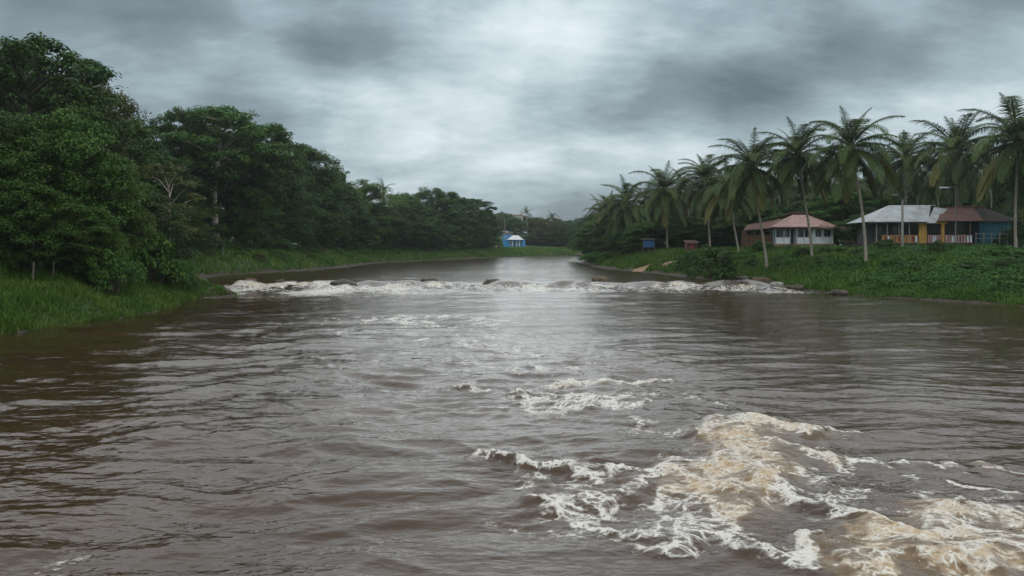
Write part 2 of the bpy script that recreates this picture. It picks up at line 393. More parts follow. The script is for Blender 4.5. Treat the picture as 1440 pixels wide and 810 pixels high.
    chop = np.clip(sstep(16, 60, y) * (.35 + .65 * np.maximum(sstep(-18, -4, x + .0 * y), sstep(62, 74, y))) , 0, 1) * (1 - .75 * sstep(16, 28, x) * (1 - sstep(66, 80, y)))
    return F, A, H + h * rough * far, chop

rows = [3.0]
while rows[-1] < 46: rows.append(rows[-1] + min(.55, max(rows[-1], 8.0) ** 2 / 3128 * .85))
while rows[-1] < 330: rows.append(rows[-1] + min(.9, .55 + (rows[-1] - 46) * .004))
ry = np.array(rows); tcol = np.linspace(-1.0, 1.0, 1100)
WX = np.outer(np.maximum(ry, 9.0), tcol); WY = np.repeat(ry[:, None], len(tcol), 1)
shape = WX.shape
wd = river_d(WX.ravel(), WY.ravel())
F, A, H, CHOP = water_fields(WX.ravel(), WY.ravel())
calm = sstep(0, 3.0, -wd) * .75 + .25
H = water_level(WX.ravel(), WY.ravel()) * 0 + np.where(wd > -4, H * calm, H)
faces = grid_faces(*shape)
keep = (wd[faces].min(1) < 3.0)
faces = faces[keep]
used = np.zeros(len(wd), bool); used[faces.ravel()] = True
remap = np.cumsum(used) - 1
wverts = np.stack([WX.ravel(), WY.ravel(), H], -1)[used]
wmesh = mesh_np('river_water', wverts, remap[faces], smooth=True, attrs={'foam': F[used], 'air': A[used], 'chop': CHOP[used]})

m, t = new_mat('muddy_water')
pos = t.n('ShaderNodeNewGeometry').outputs['Position']
fo0 = t.n('ShaderNodeAttribute', attribute_name='foam').outputs['Fac']
ai = t.n('ShaderNodeAttribute', attribute_name='air').outputs['Fac']
flat = t.n('ShaderNodeMapping', {'Vector': pos, 'Scale': (.78, .95, .4)}).outputs[0]
w1 = t.noise(flat, 1.1, 3, .5, 0, 1); w2 = t.noise(flat, 5.0, 3, .5, 0, 1)
warp = t.vadd(flat, t.vadd(t.vscale(w1, .60), t.vscale(w2, .11)))
brk = t.noise(flat, 2.3, 5, .6)
fine = t.noise(flat, 22.0, 4, .65)
fine2 = t.noise(warp, 7.0, 5, .65)
fo = t.m('ADD', fo0, t.m('MULTIPLY', t.ss(fo0, .03, .25), t.m('ADD', t.m('MULTIPLY', t.m('SUBTRACT', fine2, .5), .55), t.m('MULTIPLY', t.m('SUBTRACT', brk, .5), .75))))
def lace(scale, w0, w1_):
    vn = t.n('ShaderNodeTexVoronoi', {'Vector': warp, 'Scale': scale, 'Randomness': 1.0}, feature='DISTANCE_TO_EDGE').outputs[0]
    wd_ = t.m('MAXIMUM', t.m('MULTIPLY', fo, w1_), .004)
    return t.m('SUBTRACT', 1.0, t.ss(t.m('DIVIDE', vn, wd_), .12, 1.0))
l1 = t.m('MULTIPLY', lace(1.4, .0, .30), t.ss(t.m('ADD', fo, t.m('MULTIPLY', t.m('SUBTRACT', brk, .5), .9)), .20, .42))
l2 = t.m('MULTIPLY', lace(3.4, .0, .40), t.ss(t.m('ADD', fo, t.m('MULTIPLY', t.m('SUBTRACT', brk, .5), 1.0)), .28, .55))
l3 = t.m('MULTIPLY', lace(9.0, .0, .5), t.ss(t.m('ADD', fo, t.m('MULTIPLY', t.m('SUBTRACT', brk, .5), .9)), .42, .7))
solid = t.ss(t.m('ADD', fo, t.m('ADD', t.m('MULTIPLY', t.m('SUBTRACT', fine2, .5), .7), t.m('MULTIPLY', t.m('SUBTRACT', fine, .5), .9))), .80, 1.20)
tot = t.m('MAXIMUM', t.m('MAXIMUM', l1, l2), t.m('MAXIMUM', l3, solid))
flk = t.n('ShaderNodeTexVoronoi', {'Vector': warp, 'Scale': 7.0}, feature='F1').outputs[0]
fl_on = t.ss(t.m('ADD', t.noise(flat, .55, 5, .65), t.m('MULTIPLY', fo, .5)), .62, .80)
fleck = t.m('MULTIPLY', t.m('MULTIPLY', t.m('SUBTRACT', 1.0, t.ss(flk, .07, .16)), fl_on), t.ss(fine, .42, .55))
tot = t.m('MAXIMUM', tot, t.m('MULTIPLY', fleck, .8))
hv = t.n('ShaderNodeTexVoronoi', {'Vector': warp, 'Scale': 6.5}, feature='DISTANCE_TO_EDGE').outputs[0]
hv2 = t.n('ShaderNodeTexVoronoi', {'Vector': warp, 'Scale': 15.0}, feature='DISTANCE_TO_EDGE').outputs[0]
holes = t.m('MAXIMUM', t.m('MULTIPLY', t.ss(hv, .07, .20), t.ss(brk, .46, .58)), t.m('MULTIPLY', t.ss(hv2, .10, .24), t.ss(fine2, .47, .56)))
tot = t.m('MULTIPLY', tot, t.m('SUBTRACT', 1.0, t.m('MULTIPLY', t.m('MULTIPLY', holes, .9), t.m('SUBTRACT', 1.0, t.ss(fo, .85, 1.25)))))
tot = t.m('MULTIPLY', tot, t.ss(t.m('ADD', fine, t.m('MULTIPLY', fo, .35)), .36, .60), clamp=True)
sed = t.noise(flat, .22, 5, .6)
brown = t.ramp(sed, [(.3, (.028, .0145, .0076)), (.7, (.054, .0300, .0170))])
tan = t.ramp(fine2, [(.35, (.12, .072, .032)), (.62, (.36, .245, .13))])
base = t.mixc(t.m('MULTIPLY', t.ss(ai, .12, .95), .85), brown, tan)
r1 = t.noise(t.n('ShaderNodeMapping', {'Vector': pos, 'Rotation': (0, 0, R(10)), 'Scale': (1.2, 3.0, 1)}).outputs[0], 1.0, 3, .55, .3)
r2 = t.noise(t.n('ShaderNodeMapping', {'Vector': pos, 'Rotation': (0, 0, R(-14)), 'Scale': (4, 9, 1)}).outputs[0], 1.0, 3, .55, .3)
ch = t.n('ShaderNodeAttribute', attribute_name='chop').outputs['Fac']
hb = t.m('MULTIPLY', t.m('ADD', t.m('MULTIPLY', r1, .040), t.m('MULTIPLY', r2, .0125)), t.m('SUBTRACT', 1.0, t.m('MULTIPLY', ch, .35)))
bp = t.n('ShaderNodeBump', {'Strength': .9, 'Distance': 1.0, 'Height': hb})
wat = t.n('ShaderNodeBsdfPrincipled', {'Base Color': base, 'Roughness': t.m('ADD', .04, t.m('MULTIPLY', ch, .10)), 'IOR': 1.40, 'Specular Tint': (1.0, .855, .765, 1), 'Specular IOR Level': .5, 'Normal': bp.outputs[0]})
fcol = t.mixc(t.m('MULTIPLY', t.ss(ai, .35, 1.0), t.ss(fine2, .62, .40)), (.74, .705, .65), (.50, .36, .21))
fb = t.n('ShaderNodeBump', {'Strength': .8, 'Distance': .04, 'Height': t.m('ADD', fine, fine2)})
foam = t.n('ShaderNodeBsdfPrincipled', {'Base Color': fcol, 'Roughness': .65, 'Normal': fb.outputs[0], 'Specular IOR Level': .2})
finish(t, t.n('ShaderNodeMixShader', {0: t.m('MULTIPLY', tot, .93), 1: wat.outputs[0], 2: foam.outputs[0]}).outputs[0])
M['water'] = m
tag(link('river_water', wmesh, M['water']), kind='structure')

# ------------------------------------------------------------------ plant builders
def unit(v): return v / (np.linalg.norm(v, axis=-1, keepdims=True) + 1e-9)
def tube(path, radii, n=6):
    path = np.asarray(path, float); k = len(path); V = []
    for i in range(k):
        tg = unit(path[min(i + 1, k - 1)] - path[max(i - 1, 0)])
        a = np.array([1, 0, 0]) if abs(tg[0]) < .8 else np.array([0, 1, 0])
        b = unit(np.cross(tg, a)); c = np.cross(tg, b)
        for j in range(n):
            th = 2 * math.pi * j / n; V.append(path[i] + radii[i] * (math.cos(th) * b + math.sin(th) * c))
    Q = [(i * n + j, i * n + (j + 1) % n, (i + 1) * n + (j + 1) % n, (i + 1) * n + j) for i in range(k - 1) for j in range(n)]
    return np.array(V), np.array(Q)
class Acc:
    def __init__(s): s.v = []; s.q = []; s.n = 0; s.a = []
    def add(s, v, q, a=0.0):
        s.v.append(v); s.q.append(np.asarray(q) + s.n); s.n += len(v); s.a.append(np.full(len(v), a) if np.isscalar(a) else a)
    def mesh(s, name, smooth=False, attr=None):
        return mesh_np(name, np.concatenate(s.v), np.concatenate(s.q), smooth=smooth, attrs={attr: np.concatenate(s.a)} if attr else None)
def leaves(rng, c, nrm, length, width, tint, droop=.25):
    """one folded four-cornered leaf per row"""
    N = len(c); rnd = unit(rng.normal(size=(N, 3)))
    tg = unit(rnd - (rnd * nrm).sum(1, keepdims=True) * nrm); tg[:, 2] -= droop; tg = unit(tg)
    b = unit(np.cross(nrm, tg)); nn = np.cross(tg, b)
    L = (length * rng.uniform(.7, 1.3, N))[:, None]; Wd = (width * rng.uniform(.7, 1.3, N))[:, None]
    v = np.stack([c - tg * L * .5, c + b * Wd * .5 + nn * Wd * .18 - tg * L * .05, c + tg * L * .5, c - b * Wd * .5 + nn * Wd * .18 - tg * L * .05], 1).reshape(-1, 3)
    return v, np.arange(N * 4).reshape(-1, 4), np.repeat(tint, 4)

def broadleaf(seed, H=16., Rr=6., cb=.3, lobes=14, clumps=15, per=90, leaf=.30, flat=.6, shape='round', limbs=True, lob=.36, gap=0.0, trunk_r=.28, name='tree', top_bias=-.35):
    rng = np.random.default_rng(seed)
    T = Acc(); C = Acc()
    top = H * .80 if shape != 'umbrella' else H * .9
    ph = rng.uniform(0, 6.28, 2)
    def trunk_pt(z): return np.array([.25 * math.sin(z * .35 + ph[0]) * z / H * 1.6, .25 * math.sin(z * .3 + ph[1]) * z / H * 1.6, z])
    zs = np.linspace(-.6, top, 10)
    T.add(*tube([trunk_pt(z) for z in zs], [trunk_r * (1.35 if i == 0 else 1.08 if i == 1 else 1) * (1 - .85 * i / 10) for i in range(10)], 8))
    cents = []
    for i in range(lobes):
        f = (i + .5) / lobes; tt = cb + (1 - cb) * f
        if shape == 'round': prof = math.sqrt(max(0, 1 - ((tt - (cb + .40 * (1 - cb))) / ((1 - cb) * .66)) ** 2))
        elif shape == 'umbrella': prof = .55 + .45 * math.sin(math.pi * min(1, f * .9 + .1)); 
        else: prof = .65 + .35 * math.sin(math.pi * (f * .75 + .12))
        th = i * 2.39996 + rng.uniform(-.4, .4)
        rad = Rr * prof * rng.uniform(.40, .76) * (1 if i < lobes - 2 else .35)
        cents.append((np.array([rad * math.cos(th), rad * math.sin(th), H * tt * .93]), Rr * lob * rng.uniform(.75, 1.25)))
    for c, rl in cents:
        if limbs:
            z0 = max(H * .18, min(c[2] - .35 * np.hypot(c[0], c[1]) - rng.uniform(0, 1), top * .95)); a = trunk_pt(z0)
            mid = (a + c) / 2 + np.array([0, 0, .12 * np.hypot(c[0], c[1])]) + rng.normal(size=3) * .2
            T.add(*tube([a, mid, c], [trunk_r * .42, trunk_r * .28, trunk_r * .14], 5))
        lt = rng.uniform(-.12, .12)
        for k in range(clumps):
            d = unit(rng.normal(size=3)); d[2] = d[2] if d[2] > top_bias else -d[2]
            cc = c + d * np.array([rl, rl, rl * flat]) * rng.uniform(.55, 1.0)
            if rng.random() < gap: continue
            if limbs and k % 3 == 0: T.add(*tube([c, (c + cc) / 2 + np.array([0, 0, .1]), cc], [trunk_r * .12, trunk_r * .08, .012], 4))
            n = int(per * rng.uniform(.6, 1.3)); rc = rl * rng.uniform(.28, .46)
            q = rng.normal(size=(n, 3)); q = unit(q) * rng.uniform(.25, 1, (n, 1)) ** .6 * np.array([rc, rc, rc * .62])
            nm = unit(unit(q) * .5 + d * .35 + np.array([0, 0, .85]) + rng.normal(size=(n, 3)) * .45)
            tint = np.clip(.45 + lt + rng.uniform(-.16, .16) + rng.normal(size=n) * .16, 0, 1)
            C.add(*leaves(rng, cc + q, nm, leaf, leaf * .58, tint))
    return T.mesh(name + '_trunk', True), C.mesh(name + '_crown', False, 'tint'), H, Rr

def shrub(seed, H=3., Rr=2.2, clumps=60, per=60, leaf=.22, name='shrub'):
    rng = np.random.default_rng(seed); T = Acc(); C = Acc()
    for k in range(clumps):
        th = rng.uniform(0, 6.28); f = rng.random() ** .55
        z = H * (.12 + .80 * math.sqrt(max(0, 1 - f * f)) * rng.uniform(.45, 1)); r = Rr * f * .88
        cc = np.array([r * math.cos(th), r * math.sin(th), z])
        if k % 3 == 0: T.add(*tube([np.array([cc[0] * .08, cc[1] * .08, -.3]), cc * np.array([.5, .5, .6]), cc], [.05, .035, .01], 4))
        n = int(per * rng.uniform(.6, 1.3)); rc = Rr * rng.uniform(.16, .28)
        q = unit(rng.normal(size=(n, 3))) * rng.uniform(.2, 1, (n, 1)) ** .6 * np.array([rc, rc, rc * .7])
        d = unit(cc - np.array([0, 0, H * .2]))
        nm = unit(unit(q) * .5 + d * .35 + np.array([0, 0, .8]) + rng.normal(size=(n, 3)) * .5)
        C.add(*leaves(rng, cc + q, nm, leaf, leaf * .6, np.clip(.45 + rng.uniform(-.18, .18) + rng.normal(size=n) * .16, 0, 1)))
    return T.mesh(name + '_stems', True), C.mesh(name + '_foliage', False, 'tint'), H, Rr

PROTO = {}
PROTO['spread1'] = broadleaf(11, 18, 8, .40, 26, 15, 90, .32, .42, 'spread', lob=.29, gap=.08, trunk_r=.36)
PROTO['spread2'] = broadleaf(12, 17, 8, .42, 24, 14, 85, .32, .40, 'spread', lob=.27, gap=.12, trunk_r=.34)
PROTO['round1'] = broadleaf(21, 15, 7, .10, 26, 18, 85, .32, .60, 'round', lob=.36)
PROTO['round2'] = broadleaf(22, 15, 7, .14, 24, 18, 90, .30, .56, 'round', lob=.40)
PROTO['round3'] = broadleaf(23, 14, 7, .08, 28, 16, 85, .32, .55, 'round', lob=.34)
PROTO['umbrella'] = broadleaf(31, 20, 7, .50, 24, 15, 90, .32, .38, 'umbrella', lob=.31, gap=.08, trunk_r=.34)
PROTO['sparse'] = broadleaf(41, 12, 4.5, .40, 15, 12, 58, .28, .5, 'spread', lob=.28, gap=.2, trunk_r=.19)
PROTO['thin'] = broadleaf(42, 14, 2.6, .35, 10, 8, 50, .28, .5, 'round', lob=.36, gap=.15, trunk_r=.16)
PROTO['shrub1'] = shrub(51); PROTO['shrub2'] = shrub(52, 3, 2.4, 70, 50, .26); PROTO['shrub3'] = shrub(53, 2.6, 2.6, 70, 60, .20)
PROTO['bigleaf'] = shrub(54, 4, 3, 90, 34, .42)

VARIANT = {}
def crown_mesh(proto, mat):
    k = (proto, mat)
    if k not in VARIANT:
        used_p = any(p == proto for p, _ in VARIANT)
        me = PROTO[proto][1].copy() if used_p else PROTO[proto][1]
        me.materials.clear(); me.materials.append(M[mat]); VARIANT[k] = me
    return VARIANT[k]
TRV = {}
def trunk_mesh(proto, mat):
    k = (proto, mat)
    if k not in TRV:
        me = PROTO[proto][0].copy(); me.materials.clear(); me.materials.append(M[mat]); TRV[k] = me
    return TRV[k]
rr = random.Random(7)
def plant(name, x, y, H, Rad, proto, mat, label, cat, group=None, bark='bark', parts=('trunk', 'crown'), sink=.1):
    T, C, H0, R0 = PROTO[proto]
    s = Rad / R0
    e = empty(name, (x, y, gz(x, y) - sink), rr.uniform(0, 6.28), (s, s, H / H0))
    tag(e, label, cat, group)
    link(parts[0], trunk_mesh(proto, bark), None, e); link(parts[1], crown_mesh(proto, mat), None, e)
    return e
def back_off(px, Y, dmin):
    ys = np.arange(Y, Y + 120, .5); d = river_d(PX(px, 1.0) * ys, ys); k = np.nonzero(d >= dmin)[0]
    return float(ys[k[0]]) if len(k) else Y
def tree_px(px, Y, top, wpx, proto, mat, label, group=None, bark='bark', name='broadleaf_tree'):
    if 255 < px < 702 and Y > 90: Y = back_off(px, Y, 8.5 + .45 * wpx / 2 * Y / FPX)
    x = PX(px, Y); z0 = gz(x, Y)
    return plant(name, x, Y, PZ(top, Y) - z0, wpx * 1.28 / 2 * Y / FPX, proto, mat, label, 'tree', group, bark)

# ------------------------------------------------------------------ trees of the left bank, front row
G1 = 'front trees of the left bank'
tree_px(45, 64, 50, 250, 'spread1', 'leaf_dark', 'tallest dark tree at the upper left corner with a lacy layered top', G1)
tree_px(120, 70, 104, 128, 'spread2', 'leaf_olive', 'olive brown tree with long feathery limbs reaching right beside the tallest tree', G1)
tree_px(95, 50, 150, 150, 'round1', 'leaf_mid', 'bushy fresh green tree in front of the tallest tree on the left', G1)
tree_px(5, 47, 165, 150, 'round2', 'leaf_mid', 'dense green tree cut by the left edge of the photo', G1)
tree_px(150, 52, 215, 110, 'round3', 'leaf_light', 'low leafy tree leaning over the green bank above the bigleaf bush', G1)
tree_px(45, 45, 255, 120, 'round3', 'leaf_mid', 'low rounded tree just behind the nearest grass at left', G1)
tree_px(236, 76, 222, 92, 'sparse', 'leaf_olive', 'thin yellowish tree with bare forked branches left of the pale trunk', G1, 'bark_pale')
tree_px(304, 106, 143, 170, 'umbrella', 'leaf_mid', 'tall tree with a straight pale bare trunk and flat umbrella crown', G1, 'bark_pale')
tree_px(250, 112, 150, 76, 'spread2', 'leaf_dark', 'airy flat topped tree touching the left side of the umbrella crown', G1)
tree_px(372, 116, 172, 120, 'spread1', 'leaf_mid', 'broad tree on the right shoulder of the umbrella crown', G1)
tree_px(432, 126, 204, 100, 'round1', 'leaf_mid', 'tall rounded tree where the skyline steps down past the umbrella tree', G1)
tree_px(465, 138, 238, 70, 'round3', 'leaf_dark', 'dark tree below the thin one that pokes over the skyline', G1)
tree_px(484, 148, 233, 26, 'thin', 'leaf_dark', 'slim dark tree poking above the left skyline', G1)
tree_px(515, 142, 256, 84, 'round2', 'leaf_light', 'fresh green rounded tree left of the small skyline palm', G1)
tree_px(566, 158, 272, 76, 'round3', 'leaf_mid', 'round green tree right of the small skyline palm', G1)
tree_px(610, 172, 264, 84, 'round1', 'leaf_dark', 'big domed dark tree midway along the far left bank', G1)
tree_px(642, 186, 275, 66, 'round2', 'leaf_dark', 'dark tree between the domed tree and the flat topped one', G1)
tree_px(668, 198, 277, 62, 'umbrella', 'leaf_dark', 'flat topped tree with sky showing through, right of the domed tree', G1)
tree_px(682, 222, 296, 36, 'round3', 'leaf_dark', 'last dark tree before the blue house on the far bank', G1)
# lower front of the same bank
G2 = 'low crowns hanging over the left bank'
low = [(262, 100, 285, 60, 'round3'), (352, 102, 262, 70, 'round1'), (395, 112, 262, 90, 'round2'), (440, 124, 275, 84, 'round3'), (485, 134, 285, 80, 'round1'),
       (530, 148, 292, 78, 'round2'), (572, 162, 298, 70, 'round3'), (612, 178, 300, 66, 'round1'), (650, 196, 305, 60, 'round2'), (676, 222, 314, 36, 'round3'),
       (195, 60, 262, 105, 'round2'), (120, 48, 290, 90, 'round3')]
for px, Y, top, w, p in low:
    tree_px(px, Y, top, w, p, {'round1': 'leaf_mid', 'round2': 'leaf_dark', 'round3': 'leaf_light'}[p], 'low branching green tree in the lower tier along the left bank waterside', G2)
G3 = 'trees behind the front row on the left bank'
k = 0
for px in range(-60, 700, 38):
    sky_top = np.interp(px, [-60, 0, 120, 200, 240, 300, 400, 480, 560, 620, 700], [70, 62, 125, 202, 200, 165, 220, 262, 285, 280, 302])
    Y = np.interp(px, [-60, 200, 300, 400, 560, 700], [78, 92, 132, 142, 190, 262]) + rr.uniform(0, 8)
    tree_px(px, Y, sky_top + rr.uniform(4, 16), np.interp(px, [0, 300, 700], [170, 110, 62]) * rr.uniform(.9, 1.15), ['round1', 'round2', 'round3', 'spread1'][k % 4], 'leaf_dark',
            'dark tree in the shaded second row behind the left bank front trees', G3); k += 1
for i, (x, Y) in enumerate(((-46, 44), (-43, 32), (-50, 54), (-58, 40), (-42, 20), (-60, 58), (-44, 8))):
    plant('broadleaf_tree', x, Y, 17 + (i * 5) % 4, 8.5, ['round1', 'round2', 'round3'][i % 3], 'leaf_dark', 'dark tree continuing the wood past the left edge of the photo', 'tree', 'trees past the left edge')
# ------------------------------------------------------------------ far wood behind the blue house and round the bend
G4 = 'trees of the far wood across the bend'
for i in range(26):
    px = 690 + i * 6.6; Y = 312 + 46 * ((i * 7) % 5) / 4 + (26 if 706 < px < 744 else 0)
    top = np.interp(px, [690, 715, 745, 790, 830, 860], [300, 306, 304, 312, 312, 300]) + rr.uniform(-5, 7)
    tree_px(px, Y, top, rr.uniform(26, 40), ['round1', 'round2', 'round3', 'thin', 'spread2'][(i * 3) % 5], ['leaf_dark', 'leaf_mid', 'leaf_olive'][(i * 5) % 3], 'small hazy tree of the far wood across the river bend', G4)
for i in range(14):
    px = 745 + i * 8; Y = 312 + (i * 5) % 4 * 2
    tree_px(px, Y, 326 + rr.uniform(-5, 7), rr.uniform(22, 32), ['round3', 'round1', 'round2'][i % 3], ['leaf_mid', 'leaf_dark'][i % 2], 'low hazy tree at the edge of the green strip right of the blue house', 'low trees on the far bank')

# ------------------------------------------------------------------ broadleaf trees of the right bank
G5 = 'trees behind the palms on the right bank'
tree_px(1186, 112, 268, 96, 'round1', 'leaf_mid', 'dark green tree between the pink roofed house and the grey roofed house', 'broadleaf trees between the houses')
tree_px(1243, 124, 272, 86, 'round3', 'leaf_mid', 'brighter green tree behind the left end of the grey metal roof', 'broadleaf trees between the houses')
tree_px(1212, 103, 300, 56, 'round2', 'leaf_dark', 'low dark tree beside the right end of the white porch', 'broadleaf trees between the houses')
k = 0
for px in range(838, 1560, 34):
    Y = np.interp(px, [838, 960, 1100, 1440], [186, 150, 136, 126]) + rr.uniform(0, 10)
    top = np.interp(px, [838, 880, 960, 1100, 1300, 1440], [304, 294, 268, 256, 250, 232]) + rr.uniform(-5, 9)
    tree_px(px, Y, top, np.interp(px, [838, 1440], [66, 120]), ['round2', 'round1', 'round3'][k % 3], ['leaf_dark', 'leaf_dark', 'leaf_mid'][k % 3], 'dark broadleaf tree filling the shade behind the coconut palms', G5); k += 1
k = 0
for px in range(840, 1060, 22):
    Y = np.interp(px, [840, 900, 1060], [160, 135, 116]) + rr.uniform(-3, 3)
    tree_px(px, Y, rr.uniform(303, 318), rr.uniform(50, 70), ['round3', 'round1', 'round2'][k % 3], ['leaf_mid', 'leaf_dark', 'leaf_mid'][k % 3], 'small green tree under the palms beside the river bend', 'small trees under the far palms'); k += 1
for px in range(1068, 1440, 30):
    tree_px(px, 114 + rr.uniform(0, 5), rr.uniform(286, 304), rr.uniform(56, 76), ['round3', 'round1', 'round2'][k % 3], ['leaf_dark', 'leaf_mid', 'leaf_dark'][k % 3], 'low shaded tree just behind the roofs of the right bank houses', 'low trees behind the houses'); k += 1

# ------------------------------------------------------------------ shrubs
def shrub_px(px, Y, top, wpx, proto, mat, label, group, name='shrub'):
    if 255 < px < 702 and Y > 90: Y = back_off(px, Y, 8.0)
    x = PX(px, Y); return plant(name, x, Y, max(.8, PZ(top, Y) - gz(x, Y)), wpx / 2 * Y / FPX, proto, mat, label, 'shrub', group, 'bark', ('stems', 'foliage'))
GS = 'shrubs at the end of the near left bank'
shrub_px(212, 57, 322, 84, 'bigleaf', 'leaf_shrub', 'large bright green bush with big leaves at the end of the near left bank', GS)
shrub_px(168, 52, 330, 70, 'bigleaf', 'leaf_shrub', 'broad leafy bush left of the large bright one', GS)
shrub_px(246, 60, 362, 60, 'shrub2', 'leaf_shrub', 'smaller bush right of the large bright one, sloping to the water', GS)
shrub_px(262, 61, 388, 40, 'shrub3', 'leaf_mid', 'lowest bush just above the mossy rock point', GS)
k = 0
for px in range(-30, 170, 24):
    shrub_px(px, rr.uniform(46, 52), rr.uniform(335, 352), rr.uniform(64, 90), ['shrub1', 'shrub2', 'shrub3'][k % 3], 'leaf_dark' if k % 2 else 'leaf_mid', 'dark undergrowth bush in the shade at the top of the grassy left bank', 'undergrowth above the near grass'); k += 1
for i, px in enumerate(range(268, 700, 17)):
    Y = np.interp(px, [268, 310, 400, 470, 530, 600, 700], [104, 110, 128, 148, 176, 200, 262]) + rr.uniform(-1, 5)
    shrub_px(px, Y, np.interp(px, [268, 700], [338, 338]) + rr.uniform(-8, 8), np.interp(px, [268, 700], [54, 30]) * rr.uniform(.8, 1.25), ['shrub1', 'shrub2', 'shrub3'][i % 3], ['leaf_dark', 'leaf_mid', 'leaf_dark', 'leaf_shrub'][i % 4], 'dark bush at the foot of the trees on the receding left bank', 'bushes along the receding left bank')
for i, (px, Y, top, w, p, mt, lb) in enumerate([
    (1006, 84, 342, 72, 'shrub2', 'leaf_dark', 'big dark green bush on the bank left of the leaning palm trunk'),
    (972, 92, 350, 50, 'shrub1', 'leaf_dark', 'dark bush left of the biggest bank bush, above the brown ledge'),
    (1046, 92, 350, 40, 'shrub3', 'leaf_mid', 'round bush between the leaning trunk and the pink roofed house'),
    (1170, 88, 352, 34, 'shrub1', 'leaf_mid', 'bush below the right end of the white porch'),
    (1092, 96, 352, 34, 'shrub3', 'leaf_dark', 'low bush under the left corner of the white porch'),
    (1150, 98, 345, 24, 'shrub2', 'leaf_mid', 'small bush in front of the white porch wall by the palm trunk'),
    (1436, 68, 358, 70, 'shrub2', 'leaf_mid', 'bush on the bank under the teal wall at the right edge'),
    (1392, 66, 368, 60, 'shrub3', 'leaf_mid', 'low spreading bush left of the edge bush on the right bank'),
    (1250, 80, 352, 50, 'shrub3', 'leaf_mid', 'low bush below the orange balustrade'),
    (1300, 78, 354, 50, 'shrub3', 'leaf_dark', 'dark low bush below the pink balustrade'),
    (1205, 84, 354, 36, 'shrub1', 'leaf_dark', 'dark bush just left of the tallest palm base'),
    (838, 150, 352, 50, 'shrub3', 'leaf_mid', 'bush at the tip of the right bank where the river bends'),
    (862, 140, 350, 50, 'shrub1', 'leaf_mid', 'second bush back from the tip of the right bank'),
    (890, 135, 347, 46, 'shrub2', 'leaf_dark', 'dark bush left of the blue shack'),
    (938, 130, 346, 46, 'shrub1', 'leaf_dark', 'dark bush right of the blue shack'),
    (1428, 94, 318, 56, 'shrub1', 'leaf_dark', 'tall dark bush against the right side of the teal house'),
    (1112, 100, 342, 26, 'shrub1', 'leaf_dark', 'small dark bush in the middle of the white porch front'),
    (1072, 100, 336, 40, 'shrub2', 'leaf_dark', 'dark bush hiding the brown boards of the pink roofed house'),
    (1222, 90, 342, 34, 'shrub2', 'leaf_dark', 'dark bush under the left eave of the grey metal roof'),
    (1340, 88, 348, 44, 'shrub1', 'leaf_dark', 'dark bush below the right end of the pink balustrade'),
    (1384, 88, 347, 44, 'shrub3', 'leaf_dark', 'dark round bush below the teal wall')]):
    shrub_px(px, Y, top, w, p, mt, lb, 'shrubs of the right bank')

rs = random.Random(31)
for i in range(24):
    px = 1000 + i * 18.5 + rs.uniform(-6, 6); Y = np.interp(px, [1000, 1100, 1200, 1300, 1440], [94, 84, 74, 68, 62]) + rs.uniform(-3, 15)
    x = PX(px, Y)
    if river_d(np.array([x]), np.array([Y]))[0] < 3: continue
    plant('low_bush', x, Y, rs.uniform(.7, 1.5), rs.uniform(.8, 1.7), ['shrub1', 'shrub2', 'shrub3'][i % 3], ['leaf_mid', 'leaf_dark', 'leaf_shrub', 'leaf_dark'][i % 4], 'knee high bush growing out of the creeper on the right bank slope', 'bush', 'low bushes on the right bank slope', 'bark', ('stems', 'foliage'))
for i in range(16):
    px = 262 + i * 27 + rs.uniform(-8, 8); Y = back_off(px, 90, rs.uniform(2.5, 6))
    plant('low_bush', PX(px, Y), Y, rs.uniform(.8, 1.5), rs.uniform(1.0, 2.0), ['shrub1', 'shrub2', 'shrub3'][i % 3], ['leaf_mid', 'leaf_olive', 'leaf_shrub'][i % 3], 'low weed bush on the grass strip of the receding left bank', 'bush', 'low bushes on the left grass strip', 'bark', ('stems', 'foliage'))

